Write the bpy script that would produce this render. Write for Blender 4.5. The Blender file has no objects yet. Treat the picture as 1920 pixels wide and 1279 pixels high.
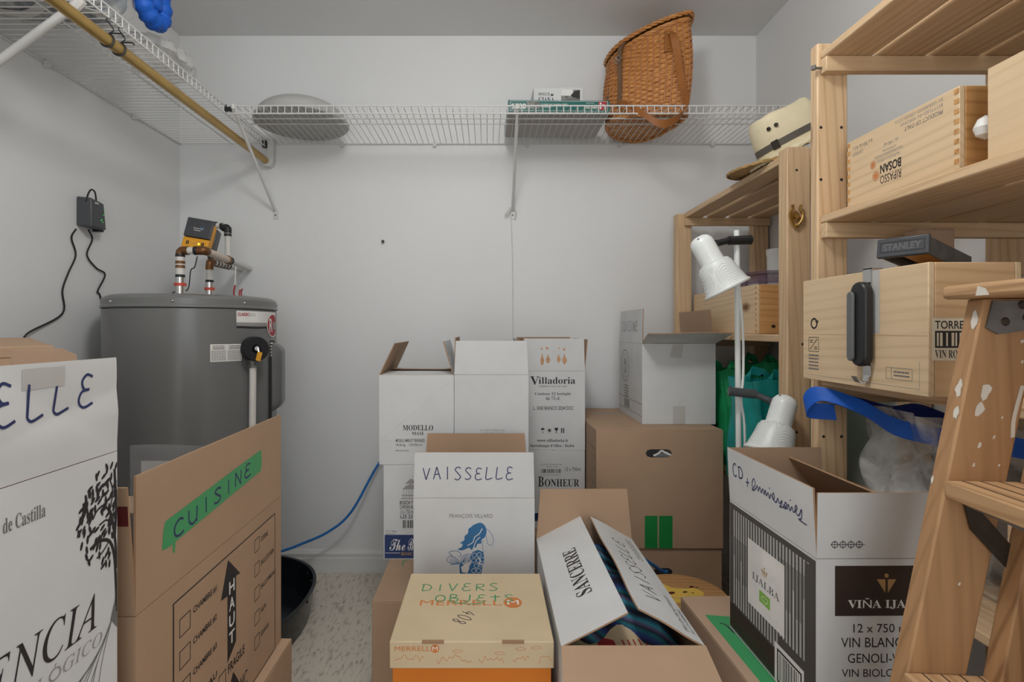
import bpy, bmesh, math, random
from mathutils import Vector, Matrix, Euler
from mathutils.geometry import tessellate_polygon
random.seed(7)
SC = bpy.context.scene
COL = SC.collection
R = math.radians
PI = math.pi

# ------------------------------------------------------------------ camera
cam_d = bpy.data.cameras.new('camera')
cam_d.sensor_width = 36
cam_d.lens = 36 * 1005 / 1920
cam_d.shift_x = 45 / 1920
cam_d.shift_y = -21.5 / 1920
cam_d.clip_start = 0.02
cam = bpy.data.objects.new('camera', cam_d)
cam.location = (0, 0, 1.10)
cam.rotation_euler = (R(90), 0, 0)
COL.objects.link(cam)
SC.camera = cam

# ------------------------------------------------------------------ light, exposure
SC.view_settings.view_transform = 'Standard'
SC.view_settings.look = 'None'
SC.view_settings.gamma = 1
SC.view_settings.use_curve_mapping = False
SC.view_settings.exposure = 0.0
w = bpy.data.worlds.new('ambient_fill')  # even ambient fill, added so the opening behind the camera isn't black
SC.world = w
w.use_nodes = True
w.node_tree.nodes['Background'].inputs[0].default_value = (0.97, 0.985, 1, 1)
w.node_tree.nodes['Background'].inputs[1].default_value = 0.6


def area(name, loc, rot, size, power, col=(1, 1, 1), shape='DISK', sy=None):
    d = bpy.data.lights.new(name, 'AREA')
    d.shape = shape
    d.size = size
    if sy:
        d.size_y = sy
    d.energy = power
    d.color = col
    o = bpy.data.objects.new(name, d)
    o.location = loc
    o.rotation_euler = rot
    COL.objects.link(o)
    return o


lamp_d = bpy.data.lights.new('ceiling_lamp_light', 'POINT')
lamp_d.energy = 24
lamp_d.shadow_soft_size = 0.13
lamp_d.color = (1, 0.985, 0.965)
lamp = bpy.data.objects.new('ceiling_lamp_light', lamp_d)
lamp.location = (-0.06, 0.72, 2.27)
COL.objects.link(lamp)
area('rear_fill', (0.1, -1.34, 1.25), (R(90), 0, 0), 1.5, 22, (0.955, 0.98, 1.0), 'RECTANGLE', 2.1)  # added soft fill behind the camera, lifts the surfaces facing it


# ------------------------------------------------------------------ materials
def lin(c):
    r = []
    for v in c:
        v = v / 255
        r.append(v / 12.92 if v <= 0.04045 else ((v + 0.055) / 1.055) ** 2.4)
    return (r[0], r[1], r[2], 1)


class NT:
    def __init__(s, name):
        s.m = bpy.data.materials.new(name)
        s.m.use_nodes = True
        s.t = s.m.node_tree
        s.b = s.t.nodes['Principled BSDF']

    def n(s, typ, **kw):
        nd = s.t.nodes.new(typ)
        for k, v in kw.items():
            setattr(nd, k, v)
        return nd

    def l(s, a, b):
        s.t.links.new(a, b)

    def coord(s, scale=(1, 1, 1), rnd=True):
        tc = s.n('ShaderNodeTexCoord')
        mp = s.n('ShaderNodeMapping')
        mp.inputs['Scale'].default_value = scale
        if rnd:
            oi = s.n('ShaderNodeObjectInfo')
            ad = s.n('ShaderNodeVectorMath', operation='ADD')
            ml = s.n('ShaderNodeMath', operation='MULTIPLY')
            ml.inputs[1].default_value = 7.3
            s.l(oi.outputs['Random'], ml.inputs[0])
            s.l(tc.outputs['Object'], ad.inputs[0])
            s.l(ml.outputs[0], ad.inputs[1])
            s.l(ad.outputs[0], mp.inputs[0])
        else:
            s.l(tc.outputs['Object'], mp.inputs[0])
        return mp.outputs[0]

    def noise(s, vec, scale, detail=3, dist=0):
        nz = s.n('ShaderNodeTexNoise')
        nz.inputs['Scale'].default_value = scale
        nz.inputs['Detail'].default_value = detail
        nz.inputs['Distortion'].default_value = dist
        s.l(vec, nz.inputs['Vector'])
        return nz.outputs['Fac']

    def ramp(s, fac, stops):
        r = s.n('ShaderNodeValToRGB')
        e = r.color_ramp.elements
        while len(e) < len(stops):
            e.new(0.5)
        for k, (p, c) in enumerate(stops):
            e[k].position = p
            e[k].color = c
        s.l(fac, r.inputs[0])
        return r.outputs[0]

    def mix(s, fac, a, b, mode='MIX'):
        m = s.n('ShaderNodeMix', data_type='RGBA', blend_type=mode)
        for sock, v in ((m.inputs[0], fac), (m.inputs[6], a), (m.inputs[7], b)):
            if isinstance(v, (int, float, tuple)):
                sock.default_value = v
            else:
                s.l(v, sock)
        return m.outputs[2]

    def bump(s, h, strength, dist=0.002):
        b = s.n('ShaderNodeBump')
        b.inputs['Strength'].default_value = strength
        b.inputs['Distance'].default_value = dist
        s.l(h, b.inputs['Height'])
        s.l(b.outputs[0], s.b.inputs['Normal'])


def sc_(c, k):
    return (min(1, c[0] * k), min(1, c[1] * k), min(1, c[2] * k), 1)


def mat(name, rgb, rough=0.6, metal=0.0, var=0.08, scale=18, bump=0.0, bscale=150):
    t = NT(name)
    c = lin(rgb)
    v = t.coord()
    t.l(t.ramp(t.noise(v, scale), [(0.3, sc_(c, 1 - var)), (0.7, sc_(c, 1 + var))]), t.b.inputs['Base Color'])
    t.b.inputs['Roughness'].default_value = rough
    t.b.inputs['Metallic'].default_value = metal
    if bump:
        t.bump(t.noise(v, bscale, 2), bump)
    return t.m


def wood(name, base, dark, axis, knots=True, rough=0.55):
    t = NT(name)
    s = [17.0, 17.0, 17.0]
    s[axis] = 0.9
    v = t.coord(tuple(s))
    wv = t.n('ShaderNodeTexWave', wave_type='BANDS', bands_direction='DIAGONAL')
    wv.inputs['Scale'].default_value = 1.9
    wv.inputs['Distortion'].default_value = 3.6
    wv.inputs['Detail'].default_value = 2.5
    wv.inputs['Detail Scale'].default_value = 0.7
    t.l(v, wv.inputs['Vector'])
    fine = t.noise(v, 4.5, 5)
    c1 = t.ramp(wv.outputs['Fac'], [(0.0, sc_(lin(dark), .92)), (0.34, lin(base)), (1.0, sc_(lin(base), 1.05))])
    c1 = t.mix(t.ramp(t.noise(v, .35, 2), [(0.35, (.12, .12, .12, 1)), (0.68, (1, 1, 1, 1))]), sc_(lin(base), 1.0), c1)
    c2 = t.mix(0.3, c1, t.ramp(fine, [(0.35, lin(dark)), (0.62, lin(base))]))
    if knots:
        k = [5.0, 5.0, 5.0]
        k[axis] = 2.6
        kv = t.coord(tuple(k))
        vo = t.n('ShaderNodeTexVoronoi')
        vo.inputs['Scale'].default_value = 1.0
        t.l(kv, vo.inputs['Vector'])
        kf = t.ramp(vo.outputs['Distance'], [(0.045, (1, 1, 1, 1)), (0.11, (0, 0, 0, 1))])
        c2 = t.mix(kf, c2, lin((118, 74, 40)))
    t.l(c2, t.b.inputs['Base Color'])
    t.b.inputs['Roughness'].default_value = rough
    t.bump(fine, 0.12, 0.001)
    return t.m


def card(name, rgb, rough=0.75, var=0.04):
    t = NT(name)
    c = lin(rgb)
    v = t.coord()
    n1 = t.noise(v, 9, 3)
    col = t.ramp(n1, [(0.3, sc_(c, 1 - var)), (0.7, sc_(c, 1 + var))])
    t.l(col, t.b.inputs['Base Color'])
    t.b.inputs['Roughness'].default_value = rough
    t.bump(t.noise(v, 26, 2), 0.12, 0.002)
    return t.m


M = {}
M['wall'] = mat('painted_wall', (226, 227, 227), 0.55, var=0.012, scale=3, bump=0.05, bscale=90)
M['ceil'] = mat('painted_ceiling', (222, 223, 223), 0.7, var=0.012, scale=3, bump=0.05, bscale=90)
M['trim'] = mat('painted_trim', (222, 222, 220), 0.35, var=0.01)
M['white'] = card('white_board', (210, 211, 211))
M['kraft'] = card('kraft_board', (176, 146, 119))
M['kraft2'] = card('kraft_board_tan', (182, 153, 129))
M['kraft_edge'] = card('board_edge', (160, 126, 96))
M['cream'] = card('cream_board', (206, 186, 152))
M['cream2'] = card('cream_board_side', (214, 194, 160))
M['orange'] = card('orange_board', (212, 120, 30))
M['wire'] = mat('white_coated_wire', (214, 214, 212), 0.35, var=0.02)
M['ink'] = mat('black_print', (38, 36, 38), 0.6)
M['ink_grey'] = mat('grey_print', (110, 110, 110), 0.6)
M['ink_lgrey'] = mat('light_grey_print', (150, 148, 146), 0.6)
M['pen'] = mat('blue_black_pen', (42, 52, 98), 0.5)
M['pen_k'] = mat('black_pen', (52, 52, 62), 0.5)
M['pen_g'] = mat('green_pen', (70, 150, 100), 0.5)
M['blue_print'] = mat('blue_print', (52, 112, 160), 0.6)
M['navy'] = mat('navy_print', (34, 56, 104), 0.6)
M['white_print'] = mat('white_print', (228, 226, 222), 0.6)
M['brown_print'] = mat('dark_brown_print', (52, 38, 32), 0.6, var=0.15)
M['gold_print'] = mat('gold_print', (176, 140, 92), 0.5)
M['green_print'] = mat('green_print', (132, 184, 74), 0.6)
M['orange_print'] = mat('orange_print', (206, 122, 60), 0.6)
M['tan_print'] = mat('tan_print', (196, 150, 110), 0.6)
M['maroon'] = mat('maroon_print', (92, 24, 24), 0.6)
M['red_print'] = mat('red_print', (168, 44, 52), 0.6)
M['tape_g'] = mat('green_tape', (66, 158, 98), 0.45, var=0.05)
M['tape_dg'] = mat('dark_green_tape', (22, 130, 62), 0.45, var=0.05)
M['tape_k'] = mat('tan_tape', (196, 170, 140), 0.3, var=0.05)
M['tape_w'] = mat('grey_tape', (190, 188, 184), 0.3, var=0.03)
M['pine_x'] = wood('pine_grain_across', (218, 188, 150), (190, 152, 110), 0)
M['pine_y'] = wood('pine_grain_along', (218, 188, 150), (190, 152, 110), 1)
M['pine_z'] = wood('pine_grain_upright', (218, 188, 150), (188, 150, 108), 2)
M['pale_y'] = wood('pale_crate_wood_along', (220, 194, 158), (210, 182, 144), 1)
M['pale_x'] = wood('pale_crate_wood_across', (214, 180, 138), (192, 150, 106), 0, knots=False)
M['amber_x'] = wood('amber_crate_wood_across', (206, 158, 100), (176, 124, 70), 0, knots=False)
M['old_z'] = wood('old_ladder_wood_upright', (180, 139, 98), (146, 106, 70), 2, knots=False)
M['old_y'] = wood('old_ladder_wood_along', (202, 164, 122), (168, 126, 86), 1, knots=False)
M['old_e'] = wood('old_ladder_wood_edge', (206, 162, 112), (180, 132, 84), 2, knots=False)
M['stool_wood'] = wood('stool_wood', (188, 142, 92), (158, 112, 66), 0, knots=False)
M['paint_w'] = mat('white_paint_splash', (222, 216, 204), 0.5)
M['heater'] = mat('grey_enamel', (112, 113, 112), 0.25, var=0.02, scale=4)
M['heater_cap'] = mat('grey_enamel_cap', (116, 117, 116), 0.3, var=0.02, scale=4)
M['chrome'] = mat('bright_steel', (200, 200, 200), 0.22, 1.0, var=0.03)
M['steel'] = mat('dull_steel', (124, 124, 124), 0.5, 0.7, var=0.2, scale=40)
M['dark_steel'] = mat('dark_steel', (66, 58, 52), 0.5, 0.5, var=0.25, scale=40)
M['copper'] = mat('copper_fitting', (122, 84, 52), 0.4, 0.6)
M['brass'] = mat('brass', (196, 160, 96), 0.28, 0.9)
M['gold_rod'] = mat('gold_rod', (182, 150, 88), 0.3, 0.55, var=0.06)
M['pex'] = mat('white_pipe', (216, 214, 208), 0.35, var=0.02)
M['pex_cream'] = mat('cream_pipe', (214, 196, 176), 0.35, var=0.02)
M['black'] = mat('black_plastic', (34, 34, 36), 0.4, var=0.1)
M['rubber'] = mat('black_rubber', (30, 30, 32), 0.65)
M['foam'] = mat('black_foam', (34, 34, 36), 0.95, bump=0.9, bscale=160)
M['pan'] = mat('black_pan', (24, 28, 32), 0.22, var=0.15)
M['charcoal'] = mat('charcoal_plastic', (70, 72, 76), 0.35, var=0.04)
M['grey_pl'] = mat('grey_plastic', (100, 101, 102), 0.3, var=0.04)
M['yellow_pl'] = mat('amber_plastic', (226, 160, 40), 0.4)
M['red_pl'] = mat('red_plastic', (206, 76, 60), 0.4)
M['white_pl'] = mat('white_plastic', (226, 226, 222), 0.35, var=0.01)
M['blue_cable'] = mat('blue_cable', (24, 110, 186), 0.4)
M['string'] = mat('white_string', (206, 205, 200), 0.8)
M['blue_fab'] = mat('blue_webbing', (8, 88, 190), 0.6, var=0.12, bump=0.4, bscale=120)
M['navy_fab'] = mat('dark_blue_webbing', (14, 40, 130), 0.6, var=0.12, bump=0.4, bscale=120)
M['green_fab'] = mat('green_bag_cloth', (20, 160, 96), 0.7, var=0.2, bump=0.3)
M['teal_fab'] = mat('teal_bag_cloth', (14, 160, 156), 0.6, var=0.15, bump=0.3)
M['bed_fab'] = mat('grey_blue_bedding', (112, 128, 138), 0.9, var=0.15)
M['leather'] = mat('tan_leather', (150, 92, 40), 0.45, var=0.15)
M['leather_d'] = mat('brown_leather', (112, 84, 62), 0.5, var=0.12)
M['hat_band'] = mat('grey_brown_band', (92, 86, 80), 0.6)
M['label_paper'] = mat('label_paper', (224, 214, 192), 0.6)
M['straw'] = mat('cream_straw', (226, 214, 180), 0.7, var=0.05, bump=0.5, bscale=260)
M['straw_d'] = mat('tan_straw', (182, 148, 98), 0.8, var=0.2, scale=40, bump=0.8, bscale=140)
M['green_box'] = card('dark_green_board', (24, 98, 92), 0.35)
M['grey_box'] = card('grey_board', (176, 172, 168))
M['photo_grey'] = mat('grey_picture_print', (120, 122, 116), 0.5, var=0.5, scale=60)
M['lamp_white'] = mat('white_lamp_enamel', (232, 236, 234), 0.25, var=0.01)
M['bar_mid'] = mat('mid_grey_print', (138, 138, 136), 0.5)
M['bar_light'] = mat('pale_grey_print', (176, 176, 174), 0.5)
M['bar_dark'] = mat('dark_grey_print', (74, 70, 68), 0.5)


def glassy(name, rgb, alpha, rough=0.15, var=0.0):
    t = NT(name)
    t.b.inputs['Base Color'].default_value = lin(rgb)
    t.b.inputs['Roughness'].default_value = rough
    t.b.inputs['Alpha'].default_value = alpha
    v = t.coord()
    nz = t.noise(v, 14, 4, 1.2)
    t.bump(nz, 0.5, 0.01)
    if var:
        t.l(t.ramp(nz, [(0.35, (alpha - var,) * 3 + (1,)), (0.7, (min(1, alpha + var),) * 3 + (1,))]), t.b.inputs['Alpha'])
    return t.m


M['mauve'] = glassy('smoky_clear_plastic', (104, 74, 96), 0.55)
M['clear'] = glassy('clear_tub_plastic', (210, 206, 212), 0.35)
M['film'] = glassy('plastic_film', (214, 212, 208), 0.42, 0.12, 0.3)
M['sleeve'] = glassy('clear_sleeve', (170, 174, 176), 0.22, 0.1)
M['frost'] = glassy('frosted_white', (188, 187, 183), 0.88, 0.35)

# wicker: colour follows strand noise
t = NT('wicker')
v = t.coord((1, 1, 6))
t.l(t.ramp(t.noise(v, 40, 3), [(0.3, lin((150, 92, 44))), (0.55, lin((196, 136, 74))), (0.8, lin((214, 158, 94)))]), t.b.inputs['Base Color'])
t.b.inputs['Roughness'].default_value = 0.45
M['wicker'] = t.m
M['wicker_d'] = mat('wicker_stake', (176, 118, 76), 0.5, var=0.15, scale=60)

# striped cloth
t = NT('striped_cloth')
v = t.coord((1, 1, 1), False)
wv = t.n('ShaderNodeTexWave', wave_type='BANDS', bands_direction='DIAGONAL')
wv.inputs['Scale'].default_value = 3.1
wv.inputs['Distortion'].default_value = 1.2
wv.inputs['Detail'].default_value = 1
t.l(v, wv.inputs['Vector'])
t.l(t.ramp(wv.outputs['Fac'], [(0.0, lin((20, 22, 40))), (0.2, lin((44, 64, 130))), (0.42, lin((24, 110, 118))), (0.58, lin((28, 40, 62))),
                               (0.72, lin((96, 84, 122))), (0.88, lin((60, 150, 170))), (1.0, lin((26, 30, 54)))]), t.b.inputs['Base Color'])
t.b.inputs['Roughness'].default_value = 0.7
fw = t.n('ShaderNodeTexWave', wave_type='BANDS', bands_direction='X')
fw.inputs['Scale'].default_value = 90
t.l(v, fw.inputs['Vector'])
t.bump(fw.outputs['Fac'], 0.5, 0.002)
M['stripe'] = t.m

# vinyl floor with streaks and tile checks
t = NT('vinyl_tile_floor')
tc = t.n('ShaderNodeTexCoord')


def streak(rot):
    mp = t.n('ShaderNodeMapping')
    mp.inputs['Rotation'].default_value = (0, 0, rot)
    mp.inputs['Scale'].default_value = (46, 14, 1)
    t.l(tc.outputs['Object'], mp.inputs[0])
    f = t.noise(mp.outputs[0], 1.6, 4, 0.6)
    d = t.noise(mp.outputs[0], 1.1, 2, 0.3)
    base = t.ramp(f, [(0.34, lin((178, 168, 154))), (0.48, lin((216, 207, 192))), (0.7, lin((216, 207, 192)))])
    return t.mix(t.ramp(d, [(0.68, (0, 0, 0, 1)), (0.74, (1, 1, 1, 1))]), base, lin((132, 122, 110)))


ck = t.n('ShaderNodeTexChecker')
ck.inputs['Scale'].default_value = 1 / 0.305
ck.inputs['Color1'].default_value = (0, 0, 0, 1)
ck.inputs['Color2'].default_value = (1, 1, 1, 1)
t.l(tc.outputs['Object'], ck.inputs['Vector'])
t.l(t.mix(ck.outputs['Fac'], streak(0.3), streak(1.75)), t.b.inputs['Base Color'])
t.b.inputs['Roughness'].default_value = 0.42
M['floor'] = t.m


# ------------------------------------------------------------------ geometry helpers
class MB:
    def __init__(s):
        s.v, s.f, s.m = [], [], []

    def add(s, verts, faces, mi=0, X=None):
        b = len(s.v)
        for p in verts:
            p = Vector(p)
            s.v.append(X @ p if X is not None else p)
        for f in faces:
            s.f.append([b + i for i in f])
            s.m.append(mi)

    def box(s, x0, x1, y0, y1, z0, z1, mi=0, X=None):
        vs = [(x, y, z) for z in (z0, z1) for y in (y0, y1) for x in (x0, x1)]
        s.add(vs, [(0, 2, 3, 1), (4, 5, 7, 6), (0, 1, 5, 4), (2, 6, 7, 3), (0, 4, 6, 2), (1, 3, 7, 5)], mi, X)

    def prism(s, bottom, top, mi=0, X=None):
        n = len(bottom)
        fs = [list(range(n))[::-1], [n + i for i in range(n)]]
        fs += [(i, (i + 1) % n, n + (i + 1) % n, n + i) for i in range(n)]
        s.add(list(bottom) + list(top), fs, mi, X)

    def tube(s, pts, r, seg=8, mi=0, closed=False, X=None):
        pts = [Vector(p) for p in pts]
        n = len(pts)
        rs = r if isinstance(r, (list, tuple)) else [r] * n
        vs, fs = [], []
        up = None
        for i, p in enumerate(pts):
            if closed:
                d = pts[(i + 1) % n] - pts[i - 1]
            else:
                d = pts[min(i + 1, n - 1)] - pts[max(i - 1, 0)]
            d.normalize()
            if up is None:
                up = Vector((0, 0, 1)) if abs(d.z) < 0.9 else Vector((1, 0, 0))
            a = d.cross(up)
            if a.length < 1e-6:
                a = d.orthogonal()
            a.normalize()
            up = a.cross(d)
            for k in range(seg):
                t_ = 2 * PI * k / seg
                vs.append(p + (a * math.cos(t_) + up * math.sin(t_)) * rs[i])
        m = n if closed else n - 1
        for i in range(m):
            j = (i + 1) % n
            for k in range(seg):
                l = (k + 1) % seg
                fs.append((i * seg + k, i * seg + l, j * seg + l, j * seg + k))
        if not closed:
            fs.append(list(range(seg))[::-1])
            fs.append([(n - 1) * seg + k for k in range(seg)])
        s.add(vs, fs, mi, X)

    def lathe(s, prof, seg=32, mi=0, X=None):
        vs, fs = [], []
        for (r, z) in prof:
            for k in range(seg):
                t_ = 2 * PI * k / seg
                vs.append((r * math.cos(t_), r * math.sin(t_), z))
        for i in range(len(prof) - 1):
            for k in range(seg):
                l = (k + 1) % seg
                fs.append((i * seg + k, i * seg + l, (i + 1) * seg + l, (i + 1) * seg + k))
        if prof[0][0] > 1e-5:
            fs.append(list(range(seg))[::-1])
        if prof[-1][0] > 1e-5:
            fs.append([(len(prof) - 1) * seg + k for k in range(seg)])
        s.add(vs, fs, mi, X)

    def grid(s, nu, nv, fn, mi=0, thick=0.0, mi2=None, mi3=None, X=None):
        """a sheet fn(u, v) -> point, given thickness along its normal"""
        P = [[Vector(fn(i / nu, j / nv)) for i in range(nu + 1)] for j in range(nv + 1)]
        if not thick:
            vs = [p for row in P for p in row]
            fs = [(j * (nu + 1) + i, j * (nu + 1) + i + 1, (j + 1) * (nu + 1) + i + 1, (j + 1) * (nu + 1) + i) for j in range(nv) for i in range(nu)]
            s.add(vs, fs, mi, X)
            return
        Q = []
        for j in range(nv + 1):
            row = []
            for i in range(nu + 1):
                du = P[j][min(i + 1, nu)] - P[j][max(i - 1, 0)]
                dv = P[min(j + 1, nv)][i] - P[max(j - 1, 0)][i]
                n = du.cross(dv)
                n.normalize()
                row.append(P[j][i] - n * thick)
            Q.append(row)
        b = len(s.v)
        W = nu + 1
        N = W * (nv + 1)
        s.add([p for row in P for p in row] + [p for row in Q for p in row], [], 0, X)
        for j in range(nv):
            for i in range(nu):
                a = b + j * W + i
                s.f.append([a, a + 1, a + W + 1, a + W]); s.m.append(mi)
                s.f.append([N + a + W, N + a + W + 1, N + a + 1, N + a]); s.m.append(mi if mi2 is None else mi2)
        e = mi if mi3 is None else mi3
        for i in range(nu):
            a = b + i
            s.f.append([N + a, N + a + 1, a + 1, a]); s.m.append(e)
            a = b + nv * W + i
            s.f.append([a, a + 1, N + a + 1, N + a]); s.m.append(e)
        for j in range(nv):
            a = b + j * W
            s.f.append([a, a + W, N + a + W, N + a]); s.m.append(e)
            a = b + j * W + nu
            s.f.append([N + a, N + a + W, a + W, a]); s.m.append(e)

    def build(s, name, mats, parent=None, smooth=True, ang=35, bevel=0.0, sub=0):
        me = bpy.data.meshes.new(name)
        me.from_pydata([tuple(p) for p in s.v], [], s.f)
        if not isinstance(mats, (list, tuple)):
            mats = [mats]
        for m_ in mats:
            me.materials.append(m_)
        for p, mi in zip(me.polygons, s.m):
            p.material_index = mi
        me.validate()
        if smooth:
            me.shade_smooth()
            me.set_sharp_from_angle(angle=R(ang))
        me.update()
        o = bpy.data.objects.new(name, me)
        COL.objects.link(o)
        if parent is not None:
            o.parent = parent
        if bevel:
            bv = o.modifiers.new('bevel', 'BEVEL')
            bv.width = bevel
            bv.segments = 2
            bv.limit_method = 'ANGLE'
            bv.angle_limit = R(40)
        if sub:
            sm = o.modifiers.new('sub', 'SUBSURF')
            sm.levels = sm.render_levels = sub
        return o


def thing(name, label, cat, loc=(0, 0, 0), rot=(0, 0, 0), group=None):
    o = bpy.data.objects.new(name, None)
    o.empty_display_size = 0.05
    COL.objects.link(o)
    o.location = loc
    o.rotation_euler = rot
    return tag(o, label, cat, group)


def tag(o, label, cat, group=None):
    o['label'] = label
    o['category'] = cat
    if group:
        o['group'] = group
    return o


def struct(o):
    o['kind'] = 'structure'
    return o


def cr(pts, n=6, closed=False):
    """Catmull-Rom through points of any dimension"""
    P = [Vector(p) for p in pts]
    out = []
    m = len(P)
    for i in range(m if closed else m - 1):
        p0 = P[(i - 1) % m] if closed or i > 0 else P[0] * 2 - P[1]
        p1, p2 = P[i], P[(i + 1) % m]
        p3 = P[(i + 2) % m] if closed or i + 2 < m else P[-1] * 2 - P[-2]
        for k in range(n):
            t_ = k / n
            out.append(0.5 * ((2 * p1) + (p2 - p0) * t_ + (2 * p0 - 5 * p1 + 4 * p2 - p3) * t_ ** 2 + (3 * p1 - p0 - 3 * p2 + p3) * t_ ** 3))
    if not closed:
        out.append(P[-1])
    return out


def align(d, loc=(0, 0, 0), roll=0.0):
    """matrix that turns +Z into direction d"""
    q = Vector((0, 0, 1)).rotation_difference(Vector(d).normalized())
    return Matrix.Translation(loc) @ q.to_matrix().to_4x4() @ Matrix.Rotation(roll, 4, 'Z')


# ------------------------------------------------------------------ printing and handwriting
_txt = {}


def text_mesh(s, bold=0.0):
    k = (s, bold)
    if k not in _txt:
        c = bpy.data.curves.new('writing', 'FONT')
        c.body = s
        c.resolution_u = 3
        c.offset = bold
        o = bpy.data.objects.new('writing', c)
        COL.objects.link(o)
        dg = bpy.context.evaluated_depsgraph_get()
        me = bpy.data.meshes.new_from_object(o.evaluated_get(dg))
        vs = [(p.co.x, p.co.y) for p in me.vertices]
        fs = [list(p.vertices) for p in me.polygons]
        bpy.data.objects.remove(o)
        bpy.data.curves.remove(c)
        bpy.data.meshes.remove(me)
        x0 = min(p[0] for p in vs); x1 = max(p[0] for p in vs)
        y0 = min(p[1] for p in vs); y1 = max(p[1] for p in vs)
        _txt[k] = ([((x - x0) / (x1 - x0), (y - y0) / (y1 - y0)) for x, y in vs], fs)
    return _txt[k]


def serif(s):
    o = ''
    for ch in s:
        if 'A' <= ch <= 'Z':
            o += chr(0x1D400 + ord(ch) - 65)
        elif 'a' <= ch <= 'z':
            o += chr(0x1D41A + ord(ch) - 97)
        elif '0' <= ch <= '9':
            o += chr(0x1D7CE + ord(ch) - 48)
        else:
            o += ch
    return o


def italic(s):
    return ''.join(chr(0x1D434 + ord(c) - 65) if 'A' <= c <= 'Z' else (chr(0x1D44E + ord(c) - 97) if 'a' <= c <= 'z' and c != 'h' else c) for c in s)


def script(s):
    return ''.join(chr(0x1D4D0 + ord(c) - 65) if 'A' <= c <= 'Z' else (chr(0x1D4EA + ord(c) - 97) if 'a' <= c <= 'z' else c) for c in s)


H = {  # hand-drawn capitals in a unit square
    'A': [[(0, 0), (.45, 1)], [(.45, 1), (.95, 0)], [(.2, .4), (.8, .42)]],
    'B': [[(.1, 0), (.1, 1)], [(.1, 1), (.7, .9), (.6, .6), (.15, .52)], [(.15, .52), (.85, .4), (.75, .05), (.1, 0)]],
    'C': [[(.9, .85), (.6, 1), (.2, .8), (.05, .45), (.2, .1), (.55, 0), (.95, .12)]],
    'D': [[(.1, 0), (.15, 1)], [(-.1, .9), (.5, .95), (.95, .6), (.8, .15), (.1, 0)]],
    'E': [[(.9, .92), (.5, 1), (.2, .8), (.35, .56), (.7, .54)], [(.7, .54), (.2, .48), (.05, .2), (.35, 0), (.95, .1)]],
    'I': [[(.5, 0), (.5, 1)]],
    'J': [[(.7, 1), (.65, .2), (.3, 0), (.05, .2)]],
    'L': [[(.25, 1), (.05, .1)], [(.05, .1), (.3, .0), (.95, .12)]],
    'N': [[(.05, 0), (.1, 1)], [(.1, 1), (.8, 0)], [(.8, 0), (.9, 1)]],
    'O': [[(.5, 1), (.1, .8), (.05, .3), (.45, 0), (.9, .25), (.9, .75), (.5, 1)]],
    'R': [[(.1, 0), (.12, 1)], [(.05, .95), (.8, .95), (.75, .6), (.15, .5)], [(.15, .5), (.95, 0)]],
    'S': [[(.9, .9), (.5, 1), (.15, .8), (.5, .52), (.85, .25), (.5, 0), (.05, .08)]],
    'T': [[(.5, 0), (.5, 1)], [(0, .68), (1, .72)]],
    'U': [[(.05, 1), (.08, .3), (.45, 0), (.85, .2)], [(.9, 1), (.85, 0)]],
    'V': [[(0, 1), (.4, 0)], [(.4, 0), (.9, 1)]],
    '4': [[(.6, 1), (.05, .4), (.95, .42)], [(.65, .7), (.6, 0)]],
    '0': [[(.5, 1), (.1, .7), (.1, .25), (.5, 0), (.9, .3), (.85, .8), (.5, 1)]],
    '8': [[(.8, .85), (.45, 1), (.2, .75), (.75, .3), (.5, 0), (.15, .25), (.75, .65), (.8, .85)]],
}


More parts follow.
